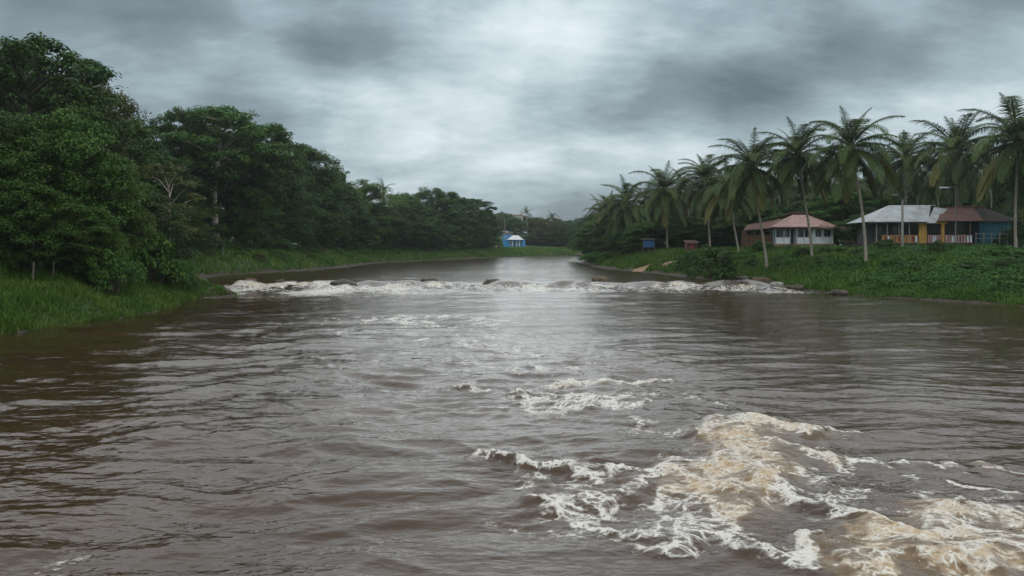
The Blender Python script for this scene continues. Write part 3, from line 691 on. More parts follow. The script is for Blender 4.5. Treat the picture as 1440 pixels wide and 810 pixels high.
# ------------------------------------------------------------------ coconut palms
def frond(seed, e0, bend, L=4.8, n=50, hang=.45):
    rng = np.random.default_rng(seed); A = Acc(); K = 12
    p = np.zeros(3); path = [p.copy()]; tgs = []
    for i in range(K):
        s = (i + .5) / K; e = e0 - bend * s ** 1.35
        tg = np.array([math.cos(e), .05 * math.sin(s * 3 + seed), math.sin(e)]); tgs.append(tg); p = p + tg * L / K; path.append(p.copy())
    path = np.array(path); tgs.append(tgs[-1]); tgs = np.array(tgs)
    A.add(*tube(path, [.07 * (1 - .85 * i / K) + .008 for i in range(K + 1)], 4), .75)
    for side in (-1, 1):
        for j in range(n):
            s = .10 + .90 * (j + rng.uniform(-.3, .3)) / n; s = min(max(s, .08), .995)
            f = s * K; i = min(int(f), K - 1); b = path[i] + (path[i + 1] - path[i]) * (f - i); tg = unit(tgs[i])
            up = unit(np.cross(np.cross(tg, [0, 0, 1.]), tg)); sd = np.cross(tg, up) * side
            ll = (1.15 if e0 < 1.2 else .8) * (math.sin(math.pi * min(1, .18 + s * .80)) ** .7) * rng.uniform(.7, 1.15) * L / 4.8
            d1 = unit(sd * .80 + tg * (.35 + .5 * s) + up * .18)
            d2 = unit(d1 + np.array([0, 0, -1.]) * hang * rng.uniform(.7, 1.4)); d3 = unit(d2 + np.array([0, 0, -1.]) * hang * 1.6)
            q0 = b; q1 = b + d1 * ll * .35; q2 = q1 + d2 * ll * .35; q3 = q2 + d3 * ll * .3
            wv = unit(np.cross(d1, up)) ; w = .034 * L / 4.8
            v = np.array([q0 - wv * w * .5, q0 + wv * w * .5, q1 - wv * w, q1 + wv * w, q2 - wv * w * .8, q2 + wv * w * .8, q3 - wv * w * .1, q3 + wv * w * .1])
            A.add(v, [(0, 1, 3, 2), (2, 3, 5, 4), (4, 5, 7, 6)], float(np.clip(.45 + rng.normal() * .15, 0, 1)))
    return A
CLS = [(R(76), R(45), .30), (R(62), R(80), .40), (R(42), R(95), .5), (R(16), R(92), .8), (R(-14), R(66), 1.0), (R(-42), R(40), 1.0)]
FR = {}
for ci, (e0, bd, hg) in enumerate(CLS):
    for vv in range(3):
        A = frond(ci * 10 + vv, e0 + R((vv - 1) * 5), bd + R((vv - 1) * 9), 5.2 if ci else 4.0, 50 if ci else 30, hg)
        for mt in ('frond', 'frond_old'):
            if mt == 'frond_old' and ci < 4: continue
            me = A.mesh('palm_frond', False, 'tint'); me.materials.append(M[mt]); FR[ci, vv, mt] = me
def heart_mesh(seed):
    rng = np.random.default_rng(seed); A = Acc()
    A.add(*tube([(0, 0, -.35), (0, 0, .1), (.03, 0, .6), (.05, .02, 1.3)], [.17, .20, .13, .03], 7), .7)
    return A.mesh('palm_heart', True, 'tint')
HEART = heart_mesh(1); HEART.materials.append(M['frond'])
def nuts_mesh(seed):
    rng = np.random.default_rng(seed); A = Acc()
    for i in range(11):
        th = rng.uniform(0, 6.28); r = rng.uniform(.28, .55); c = np.array([r * math.cos(th), r * math.sin(th), rng.uniform(-.55, -.1)]); rad = rng.uniform(.11, .15)
        A.add(*tube([c + np.array([0, 0, z]) for z in (rad * 1.25, rad * .8, 0, -rad * .8, -rad * 1.15)], [.01, rad * .75, rad, rad * .7, .01], 7))
    return A.mesh('coconut_bunch', True)
NUTS = nuts_mesh(3); NUTS.materials.append(M['nut'])
FARCROWN = {}
def far_crown(v):
    if v not in FARCROWN:
        A = Acc(); rng = np.random.default_rng(90 + v)
        for i in range(20):
            ci = [0, 1, 1, 2, 2, 3, 3, 4][i % 8]
            B = frond(300 + v * 40 + i, CLS[ci][0], CLS[ci][1], 4.6, 20, CLS[ci][2]); vs = np.concatenate(B.v); th = i * 2.39996; c, s = math.cos(th), math.sin(th)
            vs = np.stack([vs[:, 0] * c - vs[:, 1] * s, vs[:, 0] * s + vs[:, 1] * c, vs[:, 2]], 1); A.add(vs, np.concatenate(B.q), np.concatenate(B.a))
        me = A.mesh('far_palm_crown', False, 'tint'); me.materials.append(M['frond']); FARCROWN[v] = me
    return FARCROWN[v]
def palm(cpx, cpy, bpx, Y, sc, label, group, seed, detail=True, lean_y=0.0, olive=.22):
    rng = random.Random(seed); sc *= 1.06
    bx = PX(bpx, Y); z0 = gz(bx, Y); cx, cz = PX(cpx, Y), PZ(cpy, Y)
    e = empty('coconut_palm', (bx, Y, z0)); tag(e, label, 'palm tree', group)
    hx, hz = cx - bx, cz - z0
    path = []; rad = []
    for i in range(13):
        f = i / 12; path.append((hx * (f * .55 + .45 * f ** 1.8) + .10 * math.sin(f * 5 + seed), lean_y * f, -.5 + (hz + .5) * f)); rad.append(.155 * (1.45 - .45 * min(1, f * 7)) * (1 - .32 * f))
    tm = mesh_np('palm_trunk', *tube(path, rad, 8), smooth=True); link('trunk', tm, M['palm_bark'], e)
    if not detail:
        c = link('crown', far_crown(seed % 3), None, e, path[-1]); c.rotation_euler = (0, 0, rng.uniform(0, 6.28)); c.scale = (sc, sc, sc); return e
    c = link('crown', HEART, None, e, path[-1]); c.scale = (sc, sc, sc)
    link('coconut_bunch', NUTS, None, c).rotation_euler = (0, 0, rng.uniform(0, 6))
    counts = [3, 5, 6, 8, 8, 7]; th = rng.uniform(0, 6.28); zoff = [.25, .2, .1, 0, -.12, -.25]
    for ci, cnt in enumerate(counts):
        for j in range(cnt):
            th += 2.39996 + rng.uniform(-.25, .25)
            old = ci >= 4 and rng.random() < olive * (1.3 if ci == 5 else .7)
            fo_ = link('old_frond' if old else 'frond', FR[ci, rng.randrange(3), 'frond_old' if old else 'frond'], None, c, (.1 * math.cos(th), .1 * math.sin(th), zoff[ci]))
            fo_.rotation_euler = (0, rng.uniform(-.10, .10), th); q = rng.uniform(.85, 1.1); fo_.scale = (q, q, q)
    return e
GP = 'coconut palms along the right bank'
near = [(1198, 208, 1219, 74, 1.0, 'tall palm whose thin pale trunk stands alone between the two houses'),
        (1123, 218, 1142, 82, 1.0, 'palm whose trunk crosses in front of the white porch'),
        (1058, 234, 1078, 84, 1.0, 'palm with its trunk leaning right at the left end of the pink roofed house'),
        (1022, 262, 1040, 104, 1.05, 'palm with a short slanting trunk left of the pink roofed house'),
        (992, 252, 1000, 112, 1.1, 'palm with drooping yellowish fronds half behind its right neighbour over the dark bank bush'),
        (934, 268, 940, 124, 1.15, 'round headed palm standing left of centre in the palm row'),
        (882, 284, 888, 140, 1.15, 'smaller palm with pale drooping fronds near the river bend'),
        (858, 296, 862, 156, 1.0, 'last small palm in the row at the river bend'),
        (1274, 222, 1275, 108, 1.05, 'small crowned palm rising behind the grey metal roof'),
        (1344, 214, 1352, 100, 1.35, 'big palm with dark spreading crown behind the brown roof'),
        (1429, 198, 1429, 86, 1.35, 'largest palm cut by the right edge of the photo'),
        (1462, 240, 1466, 92, 1.2, 'palm mostly outside the right edge with fronds hanging in')]
for i, a in enumerate(near): palm(*a, GP, 100 + i)
GB = 'dark palms in the second row'
for i, (cpx, cpy, Y) in enumerate([(1160, 250, 122), (1096, 262, 128), (1236, 262, 130), (1306, 232, 126), (1392, 236, 122), (966, 272, 138), (908, 278, 150), (1318, 262, 118), (1215, 285, 124), (1420, 262, 128), (845, 300, 178), (1260, 300, 132), (1078, 282, 118), (1146, 285, 116), (1186, 262, 118), (1290, 268, 120), (1350, 262, 124), (1378, 268, 118), (1030, 285, 130), (1002, 282, 134), (948, 290, 142), (1226, 240, 134), (1262, 262, 126), (1440, 240, 120), (1106, 244, 132)]):
    palm(cpx, cpy, cpx + 4, Y, 1.15, 'dark palm in the second row behind the riverside coconut palms', GB, 200 + i, False)
for cpx, cpy, Y, lb in ((741, 300, 322, 'distant twin crowned palm on the skyline above the blue house'), (540, 268, 205, 'small dark palm poking above the left bank skyline'), (776, 306, 330, 'distant palm right of the twin crowned one on the far skyline'), (710, 306, 330, 'distant palm on the skyline left of the pale far building')):
    palm(cpx, cpy, cpx, Y, .8, lb, 'palms on the far skyline', int(cpx), False)

# ------------------------------------------------------------------ grass and ground cover
def scatter(rng, n, x0, x1, y0, y1, dlo, dhi, fall=None):
    x = rng.uniform(x0, x1, n); y = rng.uniform(y0, y1, n)
    if fall: k = rng.random(n) < np.clip((fall / y) ** 1.7, 0, 1); x, y = x[k], y[k]
    k = np.abs(x) < y * .76 + 3; x, y = x[k], y[k]
    d = river_d(x, y); k = (d > dlo) & (d < dhi); return x[k], y[k], d[k]
def blades(rng, x, y, d, h, w, tint):
    N = len(x); z = ground(x, y, d); th = rng.uniform(0, 6.28, N); ln = rng.uniform(.15, .75, N) * h
    dxy = np.stack([np.cos(th), np.sin(th)], 1); sdv = np.stack([-dxy[:, 1], dxy[:, 0], np.zeros(N)], 1) * (w / 2)[:, None]
    p0 = np.stack([x, y, z - .05], 1); p1 = p0 + np.stack([dxy[:, 0] * ln * .3, dxy[:, 1] * ln * .3, h * .62], 1); p2 = p0 + np.stack([dxy[:, 0] * ln, dxy[:, 1] * ln, h * .95], 1)
    v = np.stack([p0 - sdv, p0 + sdv, p1 + sdv * .8, p1 - sdv * .8, p2 + sdv * .12, p2 - sdv * .12], 1).reshape(-1, 3)
    b = np.arange(N) * 6; q = np.concatenate([np.stack([b, b + 1, b + 2, b + 3], 1), np.stack([b + 3, b + 2, b + 4, b + 5], 1)])
    return v, q, np.repeat(np.clip(tint, 0, 1), 6)
rng = np.random.default_rng(5)
A = Acc()
x, y, d = scatter(rng, 520000, -52, -20, 25, 66, -.22, 17, 30)
n = len(x); patch = perlin(x * .35, y * .35, 80) + .5 * perlin(x * 1.1, y * 1.1, 81)
h = (.34 + .22 * perlin(x * .5, y * .5, 82) + .30 * sstep(3, 9, d)) * rng.uniform(.55, 1.35, n); h = np.clip(h, .12, 1.3)
A.add(*blades(rng, x, y, d, h, .022 + .0007 * y, .46 + .30 * patch + rng.normal(size=n) * .17))
tag(link('bank_grass', A.mesh('bank_grass', False, 'tint'), M['grass']), 'thick fresh green grass on the near left bank', 'grass', kind='stuff')
A = Acc()
for (x0, x1, y0, y1, dl, dh, cnt, hh, ww) in ((-60, 40, 66, 330, .1, 20, 150000, .55, .14), (10, 120, 84, 200, .1, 18, 60000, .6, .12), (22, 80, 34, 90, .1, 3.0, 50000, .42, .05)):
    x, y, d = scatter(rng, cnt * 4, x0, x1, y0, y1, dl, dh)
    k = np.arange(len(x)) < cnt; x, y, d = x[k], y[k], d[k]; n = len(x)
    ix = np.clip(np.searchsorted(gx, x), 0, len(gx) - 1); iy = np.clip(np.searchsorted(gy, y), 0, len(gy) - 1); k = bare[iy, ix] < .25; x, y, d = x[k], y[k], d[k]; n = len(x)
    A.add(*blades(rng, x, y, d, hh * rng.uniform(.5, 1.3, n), np.full(n, ww), .48 + .3 * perlin(x * .15, y * .15, 83) + rng.normal(size=n) * .15))
tag(link('bank_grass', A.mesh('far_bank_grass', False, 'tint'), M['grass']), 'grass strips along the receding banks upstream of the rapid', 'grass', kind='stuff')
A = Acc()
x, y, d = scatter(rng, 420000, 22, 84, 36, 92, .3, 30, 55)
ix = np.clip(np.searchsorted(gx, x), 0, len(gx) - 1); iy = np.clip(np.searchsorted(gy, y), 0, len(gy) - 1); k = bare[iy, ix] < .3; x, y, d = x[k], y[k], d[k]; n = len(x)
lump = np.clip(.30 + .75 * perlin(x * .33, y * .33, 90) + .40 * perlin(x * .9, y * .9, 91), .06, 1.4) * sstep(.0, 3, d)
z = ground(x, y, d) + lump * rng.uniform(.55, 1.05, n) * .75
e = .25
nx = -(np.clip(.3 + .75 * perlin((x + e) * .33, y * .33, 90), 0, 2) - np.clip(.3 + .75 * perlin((x - e) * .33, y * .33, 90), 0, 2)) / (2 * e)
ny = -(np.clip(.3 + .75 * perlin(x * .33, (y + e) * .33, 90), 0, 2) - np.clip(.3 + .75 * perlin(x * .33, (y - e) * .33, 90), 0, 2)) / (2 * e)
nm = unit(np.stack([nx, ny - .25, np.ones(n)], 1) + rng.normal(size=(n, 3)) * .42)
A.add(*leaves(rng, np.stack([x, y, z], 1), nm, .24, .15, np.clip(.45 + .28 * perlin(x * .22, y * .22, 92) + .15 * perlin(x * .9, y * .9, 93) + rng.normal(size=n) * .15, 0, 1)))
tag(link('ground_cover', A.mesh('ground_cover', False, 'tint'), M['cover']), 'lumpy low green creeper covering the right river bank', 'ground cover', kind='stuff')
#@@BUILD
# ------------------------------------------------------------------ buildings
class MB:
    def __init__(s): s.v = []; s.f = []
    def box(s, x0, x1, y0, y1, z0, z1):
        n = len(s.v); s.v += [(x, y, z) for z in (z0, z1) for x, y in ((x0, y0), (x1, y0), (x1, y1), (x0, y1))]
        s.f += [tuple(n + i for i in q) for q in ((3, 2, 1, 0), (4, 5, 6, 7), (0, 1, 5, 4), (1, 2, 6, 5), (2, 3, 7, 6), (3, 0, 4, 7))]; return s
    def slab(s, pts, th=.08):
        pts = [Vector(p) for p in pts]; n = len(s.v); k = len(pts)
        nm = (pts[1] - pts[0]).cross(pts[2] - pts[0]).normalized()
        if nm.z < 0: nm = -nm
        s.v += [tuple(p) for p in pts] + [tuple(p - nm * th) for p in pts]
        s.f += [tuple(n + i for i in range(k)), tuple(n + k + i for i in reversed(range(k)))] + [(n + i, n + k + i, n + k + (i + 1) % k, n + (i + 1) % k) for i in range(k)]; return s
    def tri(s, pts, th=.1):
        return s.slab(pts, th)
    def build(s, name, mat, parent, bevel=0):
        me = bpy.data.meshes.new(name); me.from_pydata(s.v, [], s.f); me.update(); me.materials.append(M[mat])
        o = bpy.data.objects.new(name, me); COL.objects.link(o); o.parent = parent; return o
M['white_wall'] = surf_mat('whitewashed_wall', (.78, .82, .84), (.55, .59, .62), 1.3, .8)
M['pale_blue'] = surf_mat('pale_blue_paint', (.42, .52, .56), (.27, .34, .37), 1.5, .7)
M['pink_roof'] = surf_mat('pink_tin_roof', (.40, .25, .225), (.20, .13, .11), 1.3, .6, .5, stripes=('X', 1.6))
M['rust_roof'] = surf_mat('rusty_tin_roof', (.17, .085, .065), (.075, .045, .04), .9, .7, .5, stripes=('X', 1.6))
M['grey_roof'] = surf_mat('grey_tin_roof', (.42, .45, .47), (.23, .235, .235), 1.0, .42, .5, stripes=('X', 1.6))
M['dark_roof'] = surf_mat('dark_tile_roof', (.055, .04, .038), (.028, .022, .022), 1.2, .8, .5, stripes=('Y', 2.0))
M['yellow'] = surf_mat('yellow_paint', (.56, .34, .075), (.36, .20, .05), 1.2, .7)
M['orange'] = surf_mat('faded_orange_paint', (.52, .27, .13), (.33, .16, .08), 1.4, .7)
M['pink'] = surf_mat('faded_pink_paint', (.52, .30, .28), (.34, .20, .19), 1.4, .7)
M['red'] = surf_mat('faded_red_paint', (.36, .085, .05), (.20, .05, .035), 1.4, .7)
M['teal'] = surf_mat('teal_paint', (.045, .235, .30), (.03, .15, .20), 1.0, .75)
M['blue'] = surf_mat('bright_blue_paint', (.055, .30, .58), (.04, .20, .42), .8, .7)
M['tarp'] = surf_mat('blue_tarpaulin', (.04, .12, .30), (.025, .07, .19), 1.5, .55)
M['white_roof'] = surf_mat('white_tin_roof', (.66, .67, .68), (.45, .46, .48), .6, .5)
M['dark_wall'] = surf_mat('dark_grey_wall', (.10, .105, .10), (.05, .055, .055), 1.0, .85)  # mottled dark grey for recessed walls, ceiling, fascia and a door
M['wood'] = surf_mat('brown_boards', (.20, .10, .055), (.10, .05, .03), 1.5, .8, .4, stripes=('X', 2.5))
M['old_wood'] = surf_mat('weathered_wood', (.17, .14, .11), (.085, .07, .055), 2, .85, .3)
M['concrete'] = surf_mat('stained_concrete', (.36, .34, .31), (.19, .175, .155), 1.6, .85, .2)
M['dark_stone'] = surf_mat('dark_stone', (.075, .062, .05), (.03, .026, .022), 1.8, .9, .6)
M['plinth'] = surf_mat('reddish_plinth', (.30, .19, .15), (.15, .09, .07), 1.6, .85, .2)
M['glass'] = surf_mat('dark_window_glass', (.02, .025, .027), (.012, .014, .015), 1, .12, 0, .6)
M['steel'] = surf_mat('galvanised_steel', (.20, .21, .21), (.12, .13, .13), 2, .55, 0, .5, .6)
M['lens'] = surf_mat('lamp_lens', (.75, .77, .78), (.6, .62, .63), 2, .3)
M['tower'] = surf_mat('pale_plaster', (.55, .52, .50), (.38, .36, .35), .6, .85)

def window(root, x0, x1, z0, z1, y, frame='white_wall', ncol=2):
    f = MB(); b = .09
    f.box(x0, x0 + b, y - .06, y + .06, z0, z1).box(x1 - b, x1, y - .06, y + .06, z0, z1).box(x0 + b, x1 - b, y - .06, y + .06, z0, z0 + b).box(x0 + b, x1 - b, y - .06, y + .06, z1 - b, z1)
    for k in range(1, ncol):
        xm = x0 + (x1 - x0) * k / ncol; f.box(xm - .03, xm + .03, y - .04, y + .04, z0 + b, z1 - b)
    w = f.build('window', frame, root); MB().box(x0 + b, x1 - b, y + .005, y + .03, z0 + b, z1 - b).build('pane', 'glass', w); return w
def door(root, x0, x1, z0, z1, y, mat='old_wood'):
    d = MB().box(x0, x1, y - .05, y + .02, z0, z1).build('door', mat, root)
    MB().box(x1 - .16, x1 - .09, y - .10, y - .05, z0 + .95, z0 + 1.08).build('handle', 'steel', d); return d

# white house with the pink roof
hA = empty('house', (PX(1090, 108), 108, 4.22), R(-6), (.88, .95, .95)); tag(hA, 'white porched house with a faded pink hipped roof behind leaning palm trunks', 'house')
MB().box(-.15, 9.0, -.15, 6.2, -1.6, 0).build('plinth', 'plinth', hA)
w = MB().box(.1, 5.7, 1.9, 2.05, .0, 2.45).box(5.7, 8.8, .0, .15, 0, .95).box(5.7, 6.05, .0, .15, .95, 2.4).box(7.05, 7.35, .0, .15, .95, 2.4).box(8.45, 8.8, .0, .15, .95, 2.4).box(6.05, 7.05, 0, .15, 2.1, 2.4).box(7.35, 8.45, 0, .15, 2.1, 2.4)
w.box(8.65, 8.8, .15, 6, 0, 2.45).box(.1, .25, 2.05, 6, 0, 2.45).box(.25, 8.65, 5.85, 6, 0, 2.45).box(5.7, 5.85, .15, 1.9, 0, 2.45)
w.build('wall', 'white_wall', hA)
MB().box(.25, 8.65, 2.06, 5.84, 2.42, 2.5).build('ceiling', 'dark_wall', hA)
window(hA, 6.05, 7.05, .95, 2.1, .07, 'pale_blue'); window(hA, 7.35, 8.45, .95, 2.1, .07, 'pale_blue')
window(hA, .5, 1.7, .9, 2.1, 1.85, 'pale_blue', 3); window(hA, 4.2, 5.4, .9, 2.1, 1.85, 'pale_blue', 3); door(hA, 2.4, 3.3, 0, 2.1, 1.86, 'dark_wall')
p = MB().box(0, 2.2, -.02, .10, 0, .92).box(3.3, 5.68, -.02, .10, 0, .92).build('porch_wall', 'white_wall', hA)
for x in (0, 1.25, 2.15, 3.2, 4.35, 5.5): MB().box(x, x + .17, -.05, .12, .0, 2.42).build('porch_post', 'pale_blue', hA)
rf = MB()
E = 2.42; a, b_, c, d_ = (-.7, -.8, E), (9.5, -.8, E), (9.5, 6.8, E), (-.7, 6.8, E); r0, r1 = (3.6, 3, 4.35), (5.6, 3, 4.35)
rf.slab([a, b_, r1, r0], .07).slab([b_, c, r1], .07).slab([c, d_, r0, r1], .07).slab([d_, a, r0], .07)
ro = rf.build('roof', 'pink_roof', hA)
MB().slab([(3.5, 2.85, 4.40), (5.7, 2.85, 4.40), (5.7, 3.15, 4.42), (3.5, 3.15, 4.42)], .1).build('ridge_cap', 'rust_roof', ro)
MB().box(-.72, 9.52, -.86, -.80, E - .14, E + .02).build('fascia', 'rust_roof', ro)
MB().slab([(6.2, -1.5, 2.25), (10.4, -1.5, 2.15), (9.4, 1.6, 3.25), (7.2, 1.6, 3.35)], .07).build('lean_to_roof', 'rust_roof', hA)
ex = MB().box(-4.2, -.3, 1.2, 1.32, -1.2, 1.3).box(-4.2, -4.08, 1.32, 5, -1.2, 2.0).build('side_wall', 'wood', hA)
for x in (-4.25, -2.9, -1.5): MB().box(x, x + .13, 1.0, 1.13, -1.2, 2.2).build('side_post', 'old_wood', hA)
MB().slab([(-4.8, .4, 1.95), (.2, .4, 2.35), (1.8, 3.4, 3.75), (-3.4, 4.4, 2.9)], .07).build('side_roof', 'rust_roof', hA)
MB().slab([(.9, 4.9, 3.9), (3.6, 3.6, 4.72), (6.6, 3.6, 4.6), (8.4, 5.2, 3.8)], .07).build('rear_roof', 'rust_roof', hA)

# grey roofed house with the yellow porch
hB = empty('house', (PX(1225, 95), 95, 4.26), R(-5)); tag(hB, 'house with a sloping grey metal roof and yellow porch pillars above the green bank', 'house')
MB().box(-.1, 12.0, -.5, 6.3, -1.5, 0).build('plinth', 'dark_stone', hB)
MB().box(.4, 8.8, 2.4, 2.55, 0, 2.6).box(.4, .55, 2.55, 6, 0, 2.6).box(8.65, 8.8, 2.55, 6, 0, 2.6).box(.55, 8.65, 5.85, 6, 0, 2.6).build('wall', 'dark_wall', hB)
window(hB, 1.2, 2.3, .9, 2.1, 2.34, 'old_wood'); window(hB, 3.4, 4.6, .9, 2.1, 2.34, 'old_wood'); door(hB, 6.4, 7.3, 0, 2.1, 2.35, 'old_wood')
MB().box(5.45, 6.35, -.32, -.02, 0, 2.32).build('pillar', 'yellow', hB); MB().box(8.05, 8.4, -.32, -.02, 0, 2.32).build('pillar', 'yellow', hB)
MB().box(5.3, 8.7, -.36, .02, 2.32, 2.62).build('lintel', 'yellow', hB)
for x in (.5, 1.75, 3.1, 4.3): MB().box(x, x + .11, -.28, -.16, 0, 2.45).build('porch_post', 'concrete', hB)
rails = [(1.15, 5.3, 'orange', 13), (6.45, 8.0, 'pink', 6), (8.45, 11.6, 'pink', 9)]
for x0, x1, mt, n in rails:
    bl = MB().box(x0, x1, -.36, -.22, .86, .98).box(x0, x1, -.34, -.24, .06, .16).build('balustrade', mt, hB)
    for k in range(n):
        xx = x0 + (x1 - x0) * (k + .5) / n; wd_ = (x1 - x0) / n * (.30 if k % 3 else .36)
        MB().box(xx - wd_, xx + wd_, -.33, -.25, .16, .86).build('baluster', [mt, 'white_wall', mt, 'red' if mt == 'orange' else 'pink', 'yellow' if mt == 'orange' else 'white_wall'][(k * 3) % 5], bl)
E = 2.58
rf = MB().slab([(-.7, -.9, E), (6.3, -.9, E), (8.3, 3.2, 4.75), (3.3, 3.2, 4.75)], .06).slab([(-.7, -.9, E), (3.3, 3.2, 4.75), (-.7, 6.8, E)], .06).slab([(-.7, 6.8, E), (3.3, 3.2, 4.75), (8.9, 3.2, 4.75), (8.9, 6.8, E)], .06)
ro = rf.build('roof', 'grey_roof', hB)
MB().box(-.7, 6.3, -.97, -.91, E - .16, E + .0).build('fascia', 'dark_wall', ro)
MB().slab([(6.0, -1.15, 2.42), (7.0, -1.15, 2.42), (10.0, 2.6, 4.25), (8.6, 2.9, 4.5)], .06).build('roof_strip', 'grey_roof', hB)
MB().slab([(7.3, -.9, 2.66), (12.6, -.9, 2.66), (13.4, 3.0, 4.35), (9.6, 3.0, 4.35)], .07).build('porch_roof', 'rust_roof', hB)
for x in (9.6, 11.3): MB().box(x, x + .12, -.3, -.18, .98, 2.66).build('porch_post', 'old_wood', hB)
MB().box(8.8, 12.0, 2.6, 2.75, 0, 2.7).build('side_wall', 'dark_wall', hB)

# teal house
hC = empty('house', (PX(1366, 97), 97, 4.2), R(-4)); tag(hC, 'teal walled house under a dark brown hipped roof near the right edge', 'house')
MB().box(-1.2, 6.0, -.2, 6, -1.6, 0).build('plinth', 'dark_stone', hC)
MB().box(.95, 4.7, 0, .15, 0, 2.8).box(4.55, 4.7, .15, 6, 0, 2.8).box(.95, 1.1, .15, 2.2, 0, 2.8).build('wall', 'teal', hC)
MB().box(-1.1, .95, 2.2, 2.35, 0, 2.8).box(-1.1, -.95, 2.35, 6, 0, 2.8).build('side_wall', 'dark_wall', hC)
window(hC, 3.3, 4.2, 1.1, 2.1, -.05, 'teal'); door(hC, -.6, .3, 0, 2.1, 2.15)
E = 2.75; a, b_, c, d_ = (-2.4, -.9, E), (5.6, -.9, E), (5.6, 6.8, E), (-2.4, 6.8, E); r0, r1 = (.6, 3, 4.65), (2.9, 3, 4.65)
ro = MB().slab([a, b_, r1, r0], .08).slab([b_, c, r1], .08).slab([c, d_, r0, r1], .08).slab([d_, a, r0], .08).build('roof', 'dark_roof', hC)
MB().slab([(-4.4, .6, 3.0), (-1.0, .2, 3.75), (1.6, 1.6, 4.9), (-1.8, 2.6, 4.7)], .07).build('roof_patch', 'rust_roof', hC)
MB().box(.4, 3.0, 2.9, 3.1, 4.62, 4.74).build('ridge_cap', 'rust_roof', ro)

fn = empty('wooden_fence', (PX(1372, 94), 94, gz(PX(1372, 94), 94))); tag(fn, 'thin pale fence of posts and rails in front of the teal wall', 'fence')
z0 = 4.3 - fn.location.z
for k in range(5): MB().box(k * .95, k * .95 + .09, 0, .09, -.4, z0 + 1.25).build('post', 'concrete', fn)
for zz in (.5, 1.05): MB().box(.0, 3.9, -.05, 0, z0 + zz, z0 + zz + .07).build('rail', 'concrete', fn)
fn = empty('wooden_fence', (PX(1180, 101), 101, gz(PX(1180, 101), 101))); tag(fn, 'weathered dark wooden fence between the white porch and the grey roofed house', 'fence')
for k in range(7): MB().box(k * .85, k * .85 + .1, 0, .1, -.4, 1.35).build('post', 'old_wood', fn)
for zz in (.45, 1.0): MB().box(0, 5.3, -.06, 0, zz, zz + .12).build('rail', 'old_wood', fn)
x0 = PX(1208, 93.2); x1 = PX(1402, 93.2)
rw = MB(); n = 24
for k in range(n):
    xa = x0 + (x1 - x0) * k / n; rw.box(xa + .01, xa + (x1 - x0) / n - .01, 93.2 + .05 * (k % 3), 93.8, 2.6, 4.1 + .05 * ((k * 7) % 4))
tag(rw.build('retaining_wall', 'dark_stone', None), 'low dark stone retaining wall below the balustraded porch', 'wall')

# far blue house
hD = empty('house', (PX(707, 285), 285, 3.3)); tag(hD, 'small bright blue house with a white roof on the far bank', 'house')
MB().box(-.2, 8.4, -.4, 6, -1.8, 0).build('plinth', 'plinth', hD)
MB().box(0, 3.4, 1.5, 6, 0, 4.7).build('tall_block', 'blue', hD); MB().box(-.15, 3.6, 1.3, 6.2, 4.7, 4.95).build('flat_roof', 'pink', hD)
MB().box(1.9, 8.0, .6, 1.48, 0, 2.9).box(3.42, 8.0, 1.48, 6, 0, 2.9).build('wall', 'blue', hD)
MB().box(7.1, 8.15, -.35, .58, 0, 2.9).build('pillar', 'blue', hD); MB().box(1.85, 2.15, -.35, -.05, 0, 2.6).build('pillar', 'blue', hD)
for x in (3.4, 4.8, 6.0): MB().box(x, x + .2, -.33, -.13, 0, 2.6).build('porch_post', 'white_wall', hD)
window(hD, 2.4, 3.5, .9, 2.1, .52); window(hD, 5.6, 6.7, .9, 2.1, .52); door(hD, 4.1, 5.0, 0, 2.1, .53); window(hD, .7, 1.5, 2.9, 3.9, 1.42)
E = 2.75; a, b_, c, d_ = (1.5, -.8, E), (7.6, -.8, E), (7.6, 5, E), (1.5, 5, E); r0, r1 = (3.6, 1.6, 4.35), (5.6, 1.6, 4.35)
MB().slab([a, b_, r1, r0], .1).slab([b_, c, r1], .1).slab([c, d_, r0, r1], .1).slab([d_, a, r0], .1).build('roof', 'white_roof', hD)
MB().box(8.4, 10.2, -.6, .8, -.9, -.3).build('step', 'white_roof', hD)
hE = empty('tower_block', (PX(722, 352), 352, gz(PX(722, 352), 352))); tag(hE, 'pale building rising out of the far trees on the skyline', 'building')
ht = PZ(303, 352) - hE.location.z
MB().box(0, 4.2, 0, 5, -.5, ht).build('wall', 'tower', hE); MB().box(-.3, 4.5, -.3, 5.3, ht, ht + .4).build('flat_roof', 'pink', hE)
for zz in (ht - 5.4, ht - 2.4):
    for xx in (.6, 2.5): window(hE, xx, xx + 1.1, zz, zz + 1.5, -.07)
# blue shack and rusty shed under the palms
xs = PX(905, 124); sh = empty('shack', (xs, 124, gz(xs, 124))); tag(sh, 'small shack hung with blue tarpaulin under the palms', 'shack')
zt = PZ(338, 124) - sh.location.z; zb = max(.15, PZ(348, 124) - sh.location.z)
MB().box(0, 1.7, 0, .06, zb, zt).build('tarpaulin', 'tarp', sh)
for x in (-.1, .8, 1.7): MB().box(x, x + .1, .06, .16, -.3, zt + .1).build('post', 'old_wood', sh)
MB().slab([(-.2, -.2, zt + .1), (1.95, -.2, zt + .1), (1.95, 2, zt + .35), (-.2, 2, zt + .35)], .06).build('roof', 'dark_roof', sh)
xs = PX(966, 116); sh = empty('shed', (xs, 116, gz(xs, 116))); tag(sh, 'small rusty red shed half hidden behind the dark bank bushes', 'shed')
zt = PZ(341, 116) - sh.location.z
MB().box(0, 1.6, 0, 1.5, -.3, zt - .05).build('wall', 'rust_roof', sh); MB().slab([(-.2, -.3, zt - .1), (1.8, -.3, zt - .1), (1.8, 1.7, zt + .35), (-.2, 1.7, zt + .35)], .05).build('roof', 'rust_roof', sh)
door(sh, .5, 1.1, 0, 1.3, -.02, 'red')

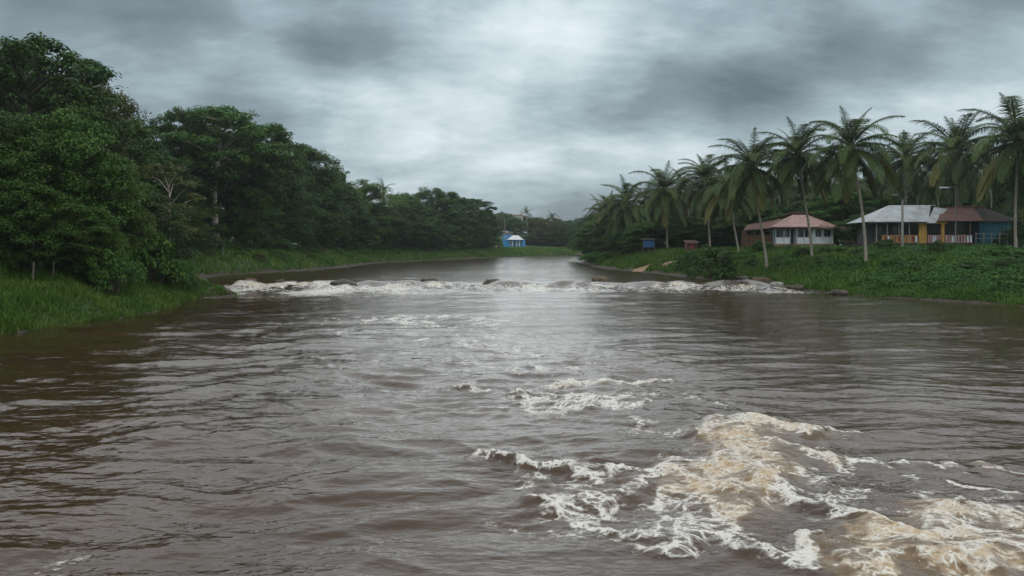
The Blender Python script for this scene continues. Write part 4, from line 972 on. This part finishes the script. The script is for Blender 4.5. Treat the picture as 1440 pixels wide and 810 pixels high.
# poles and posts
def pole(px, Y, top, rad, mat, label):
    x = PX(px, Y); z0 = gz(x, Y); h = PZ(top, Y) - z0; e = empty('lamp_post', (x, Y, z0)); tag(e, label, 'lamp post')
    link('post', mesh_np('post', *tube([(0, 0, -.4), (0, 0, h * .5), (0, 0, h)], [rad, rad * .88, rad * .75], 10), smooth=True), M[mat], e); return e, h
e, h = pole(1269, 92, 283, .15, 'concrete', 'thick pale concrete post in front of the grey metal roof')
link('arm', mesh_np('arm', *tube([(-.5, 0, h + .75), (-.15, 0, h + .35), (0, 0, h - .15)], [.03, .04, .05], 6), smooth=True), M['steel'], e)
link('arm', mesh_np('arm', *tube([(.75, 0, h + .55), (.3, 0, h + .3), (0, 0, h - .1)], [.03, .04, .05], 6), smooth=True), M['steel'], e)
lh = MB().box(-1.15, -.45, -.12, .12, h + .74, h + .86).build('lamp_head', 'steel', e); MB().box(-1.1, -.6, -.09, .09, h + .70, h + .738).build('lens', 'lens', lh)
e, h = pole(1344, 92, 264, .075, 'steel', 'thin grey steel lamp post with a flat lamp above the brown roof')
link('arm', mesh_np('arm', *tube([(0, 0, h - .05), (-.45, 0, h + .05), (-.9, 0, h)], [.045, .04, .035], 6), smooth=True), M['steel'], e)
lh = MB().box(-1.85, -.85, -.16, .16, h - .03, h + .10).build('lamp_head', 'lens', e); MB().box(-1.8, -1.0, -.13, .13, h - .07, h - .032).build('lens', 'lens', lh)
for px, Y, hh, lb in ((313, 106, 1.35, 'pale wooden stake standing in the grass beside the pale tree trunk'), (46, 43, 1.3, 'thin grey stake in the tall grass at the foot of the left trees'), (74, 45, 1.1, 'short leaning stake in the grass right of the thin grey one')):
    x = PX(px, Y); v, q = tube([(0, 0, -.3), (.02, 0, hh * .5), (.05, .02, hh)], [.055, .05, .042], 7)
    tag(link('wooden_stake', mesh_np('wooden_stake', v, q, smooth=True), M['concrete'] if px == 313 else M['old_wood'], None, (x, Y, gz(x, Y))), lb, 'stake')

# ------------------------------------------------------------------ rocks
def rock_mesh(seed, rx, ry, rz):
    nu, nv = 22, 13; u = np.linspace(0, 2 * math.pi, nu, endpoint=False); vv = np.linspace(-math.pi / 2, math.pi / 2, nv)
    U, Vv = np.meshgrid(u, vv); x = np.cos(U) * np.cos(Vv); y = np.sin(U) * np.cos(Vv); z = np.sin(Vv)
    f = 1 + .30 * perlin(x * 1.3 + z + seed, y * 1.3 - z * .7, seed) + .16 * perlin(x * 3.1 + z * 2, y * 3.1 + z + seed, seed + 1) + .07 * perlin(x * 7 + z * 4, y * 7 - z * 5, seed + 2)
    z2 = np.sign(z) * np.abs(z) ** .8
    V = np.stack([x * f * rx, y * f * ry, z2 * f * rz], -1).reshape(-1, 3)
    i = np.arange(nu * nv).reshape(nv, nu); j = np.roll(i, -1, 1); Q = np.stack([i[:-1], j[:-1], j[1:], i[1:]], -1).reshape(-1, 4)
    return V, Q
def rock(px, Y, w, h, mat, label, seed, z=None, name='rock', dp=.8):
    x = PX(px, Y); zz = (gz(x, Y) if z is None else z); V, Q = rock_mesh(seed, w / 2, w / 2 * dp, h)
    o = link(name, mesh_np(name, V, Q, smooth=True), M[mat], None, (x, Y, zz)); o.rotation_euler = (0, 0, rr.uniform(-.3, .3)); tag(o, label, 'rock', 'rocks in and beside the rapid'); return o
rock(486, 74.0, 2.7, .62, 'rock', 'dark wet boulder splitting the left half of the rapid', 1, .15)
rock(352, 77, 1.6, .55, 'rock_tan', 'brown rock at the left start of the rapid', 2, .22)
rock(395, 77, 1.4, .5, 'rock_tan', 'smaller tan rock right of the brown one in the rapid', 3, .15)
rock(604, 74.6, 2.0, .62, 'rock', 'brown rock under the high foam crest left of the middle of the rapid', 4, .22)
rock(692, 74.8, 1.9, .5, 'rock', 'dark rock in the middle of the white rapid', 5, .22)
rock(845, 79, 1.9, .5, 'rock_tan', 'yellowish brown rock standing above the right half of the rapid', 6, .35)
rock(560, 76.5, 1.4, .35, 'rock', 'low dark rock in the rapid between the boulder and the foam crest', 7, .25)
rock(280, 79, 1.7, .45, 'rock', 'dark rock in the calm water left of the rapid', 8, .3)
rock(262, 64, 3.0, .8, 'rock_moss', 'mossy boulder at the root of the grassy rock point', 9, .1)
rock(292, 62.6, 2.6, .62, 'rock_moss', 'mossy boulder in the middle of the grassy rock point', 10, .1)
rock(317, 62.2, 1.1, .5, 'rock', 'bare dark rock at the very tip of the left point', 11, .05)
rock(816, 262, 3.4, .8, 'rock', 'tiny dark rock in the water at the distant bend', 12, .45)
for i, (px, py, w, h, mt, lb) in enumerate(((992, 391, 3.6, .5, 'rock_tan', 'brown flat ledge rock at the left end of the right bank ledge'), (1020, 393, 3.6, .55, 'rock_tan', 'flat brown ledge rock second along the right bank ledge'),
        (1048, 395.5, 3.2, .5, 'rock', 'dark flat ledge rock in the middle of the right bank ledge'), (1072, 398, 2.6, .5, 'rock_tan', 'small brown ledge rock where the rapid meets the right bank'),
        (1092, 401, 1.5, .4, 'concrete', 'pale grey stone at the right end of the rapid'), (1118, 405, 1.6, .35, 'rock', 'dark shore stone right of the pale grey stone'),
        (960, 386, 2.4, .4, 'rock', 'dark shore stone upstream of the brown ledge'), (1180, 411.5, 1.4, .3, 'rock', 'dark stone at the foot of the creeper covered bank'))):
    Y = Wp(px, py, .2)[1]; rock(px, Y + .6, w, h, mt, lb, 20 + i, .25 if px < 1085 else .1)

# ------------------------------------------------------------------ spray over the near foam, thin air
rng = np.random.default_rng(77); SV = []; SQ = []; n0 = 0
octa = np.array([(1, 0, 0), (0, 1, 0), (-1, 0, 0), (0, -1, 0), (0, 0, 1), (0, 0, -1)], float); of = np.array([(0, 1, 4), (1, 2, 4), (2, 3, 4), (3, 0, 4), (1, 0, 5), (2, 1, 5), (3, 2, 5), (0, 3, 5)])
for cx, cyp, hw, hd, n, hh in ((1060, 612, 1.1, .5, 150, .50), (1055, 640, .7, .6, 90, .42), (1300, 745, 1.3, .7, 190, .34), (1330, 790, 1.2, .5, 120, .3), (1180, 700, .8, .6, 80, .22), (840, 545, 1.0, .5, 50, .26), (740, 655, .8, .4, 40, .25)):
    c = Wp(cx, cyp)
    for k in range(n):
        r = .0035 + .0075 * rng.random() ** 3; p = np.array([c[0] + rng.normal() * hw * .5, c[1] + rng.normal() * hd * .5, .10 + hh * rng.random() ** 1.6])
        SV.append(octa * r + p); SQ.append(of + n0); n0 += 6
M['spray'] = surf_mat('water_drops', (.75, .74, .72), (.6, .58, .55), 3, .2, 0, .5)
tag(link('water_spray', mesh_np('water_spray', np.concatenate(SV), tris=np.concatenate(SQ), smooth=True), M['spray']), 'fine drops thrown up over the foaming waves', 'spray', kind='stuff')

hz = MB().box(-905, 905, -905, 1020, -3.5, 46).build('haze', 'spray', None); hz.data.materials.clear()
m = bpy.data.materials.new('thin_air'); m.use_nodes = True; t = NT(m.node_tree)
o_ = t.n('ShaderNodeOutputMaterial'); vol = t.n('ShaderNodeVolumePrincipled', {'Color': (.78, .86, .90, 1), 'Density': .00022, 'Anisotropy': .2}); t.t.links.new(vol.outputs[0], o_.inputs['Volume'])
hz.data.materials.append(m); tag(hz, 'thin damp air over the river', 'haze', kind='stuff'); hz.display_type = 'WIRE'
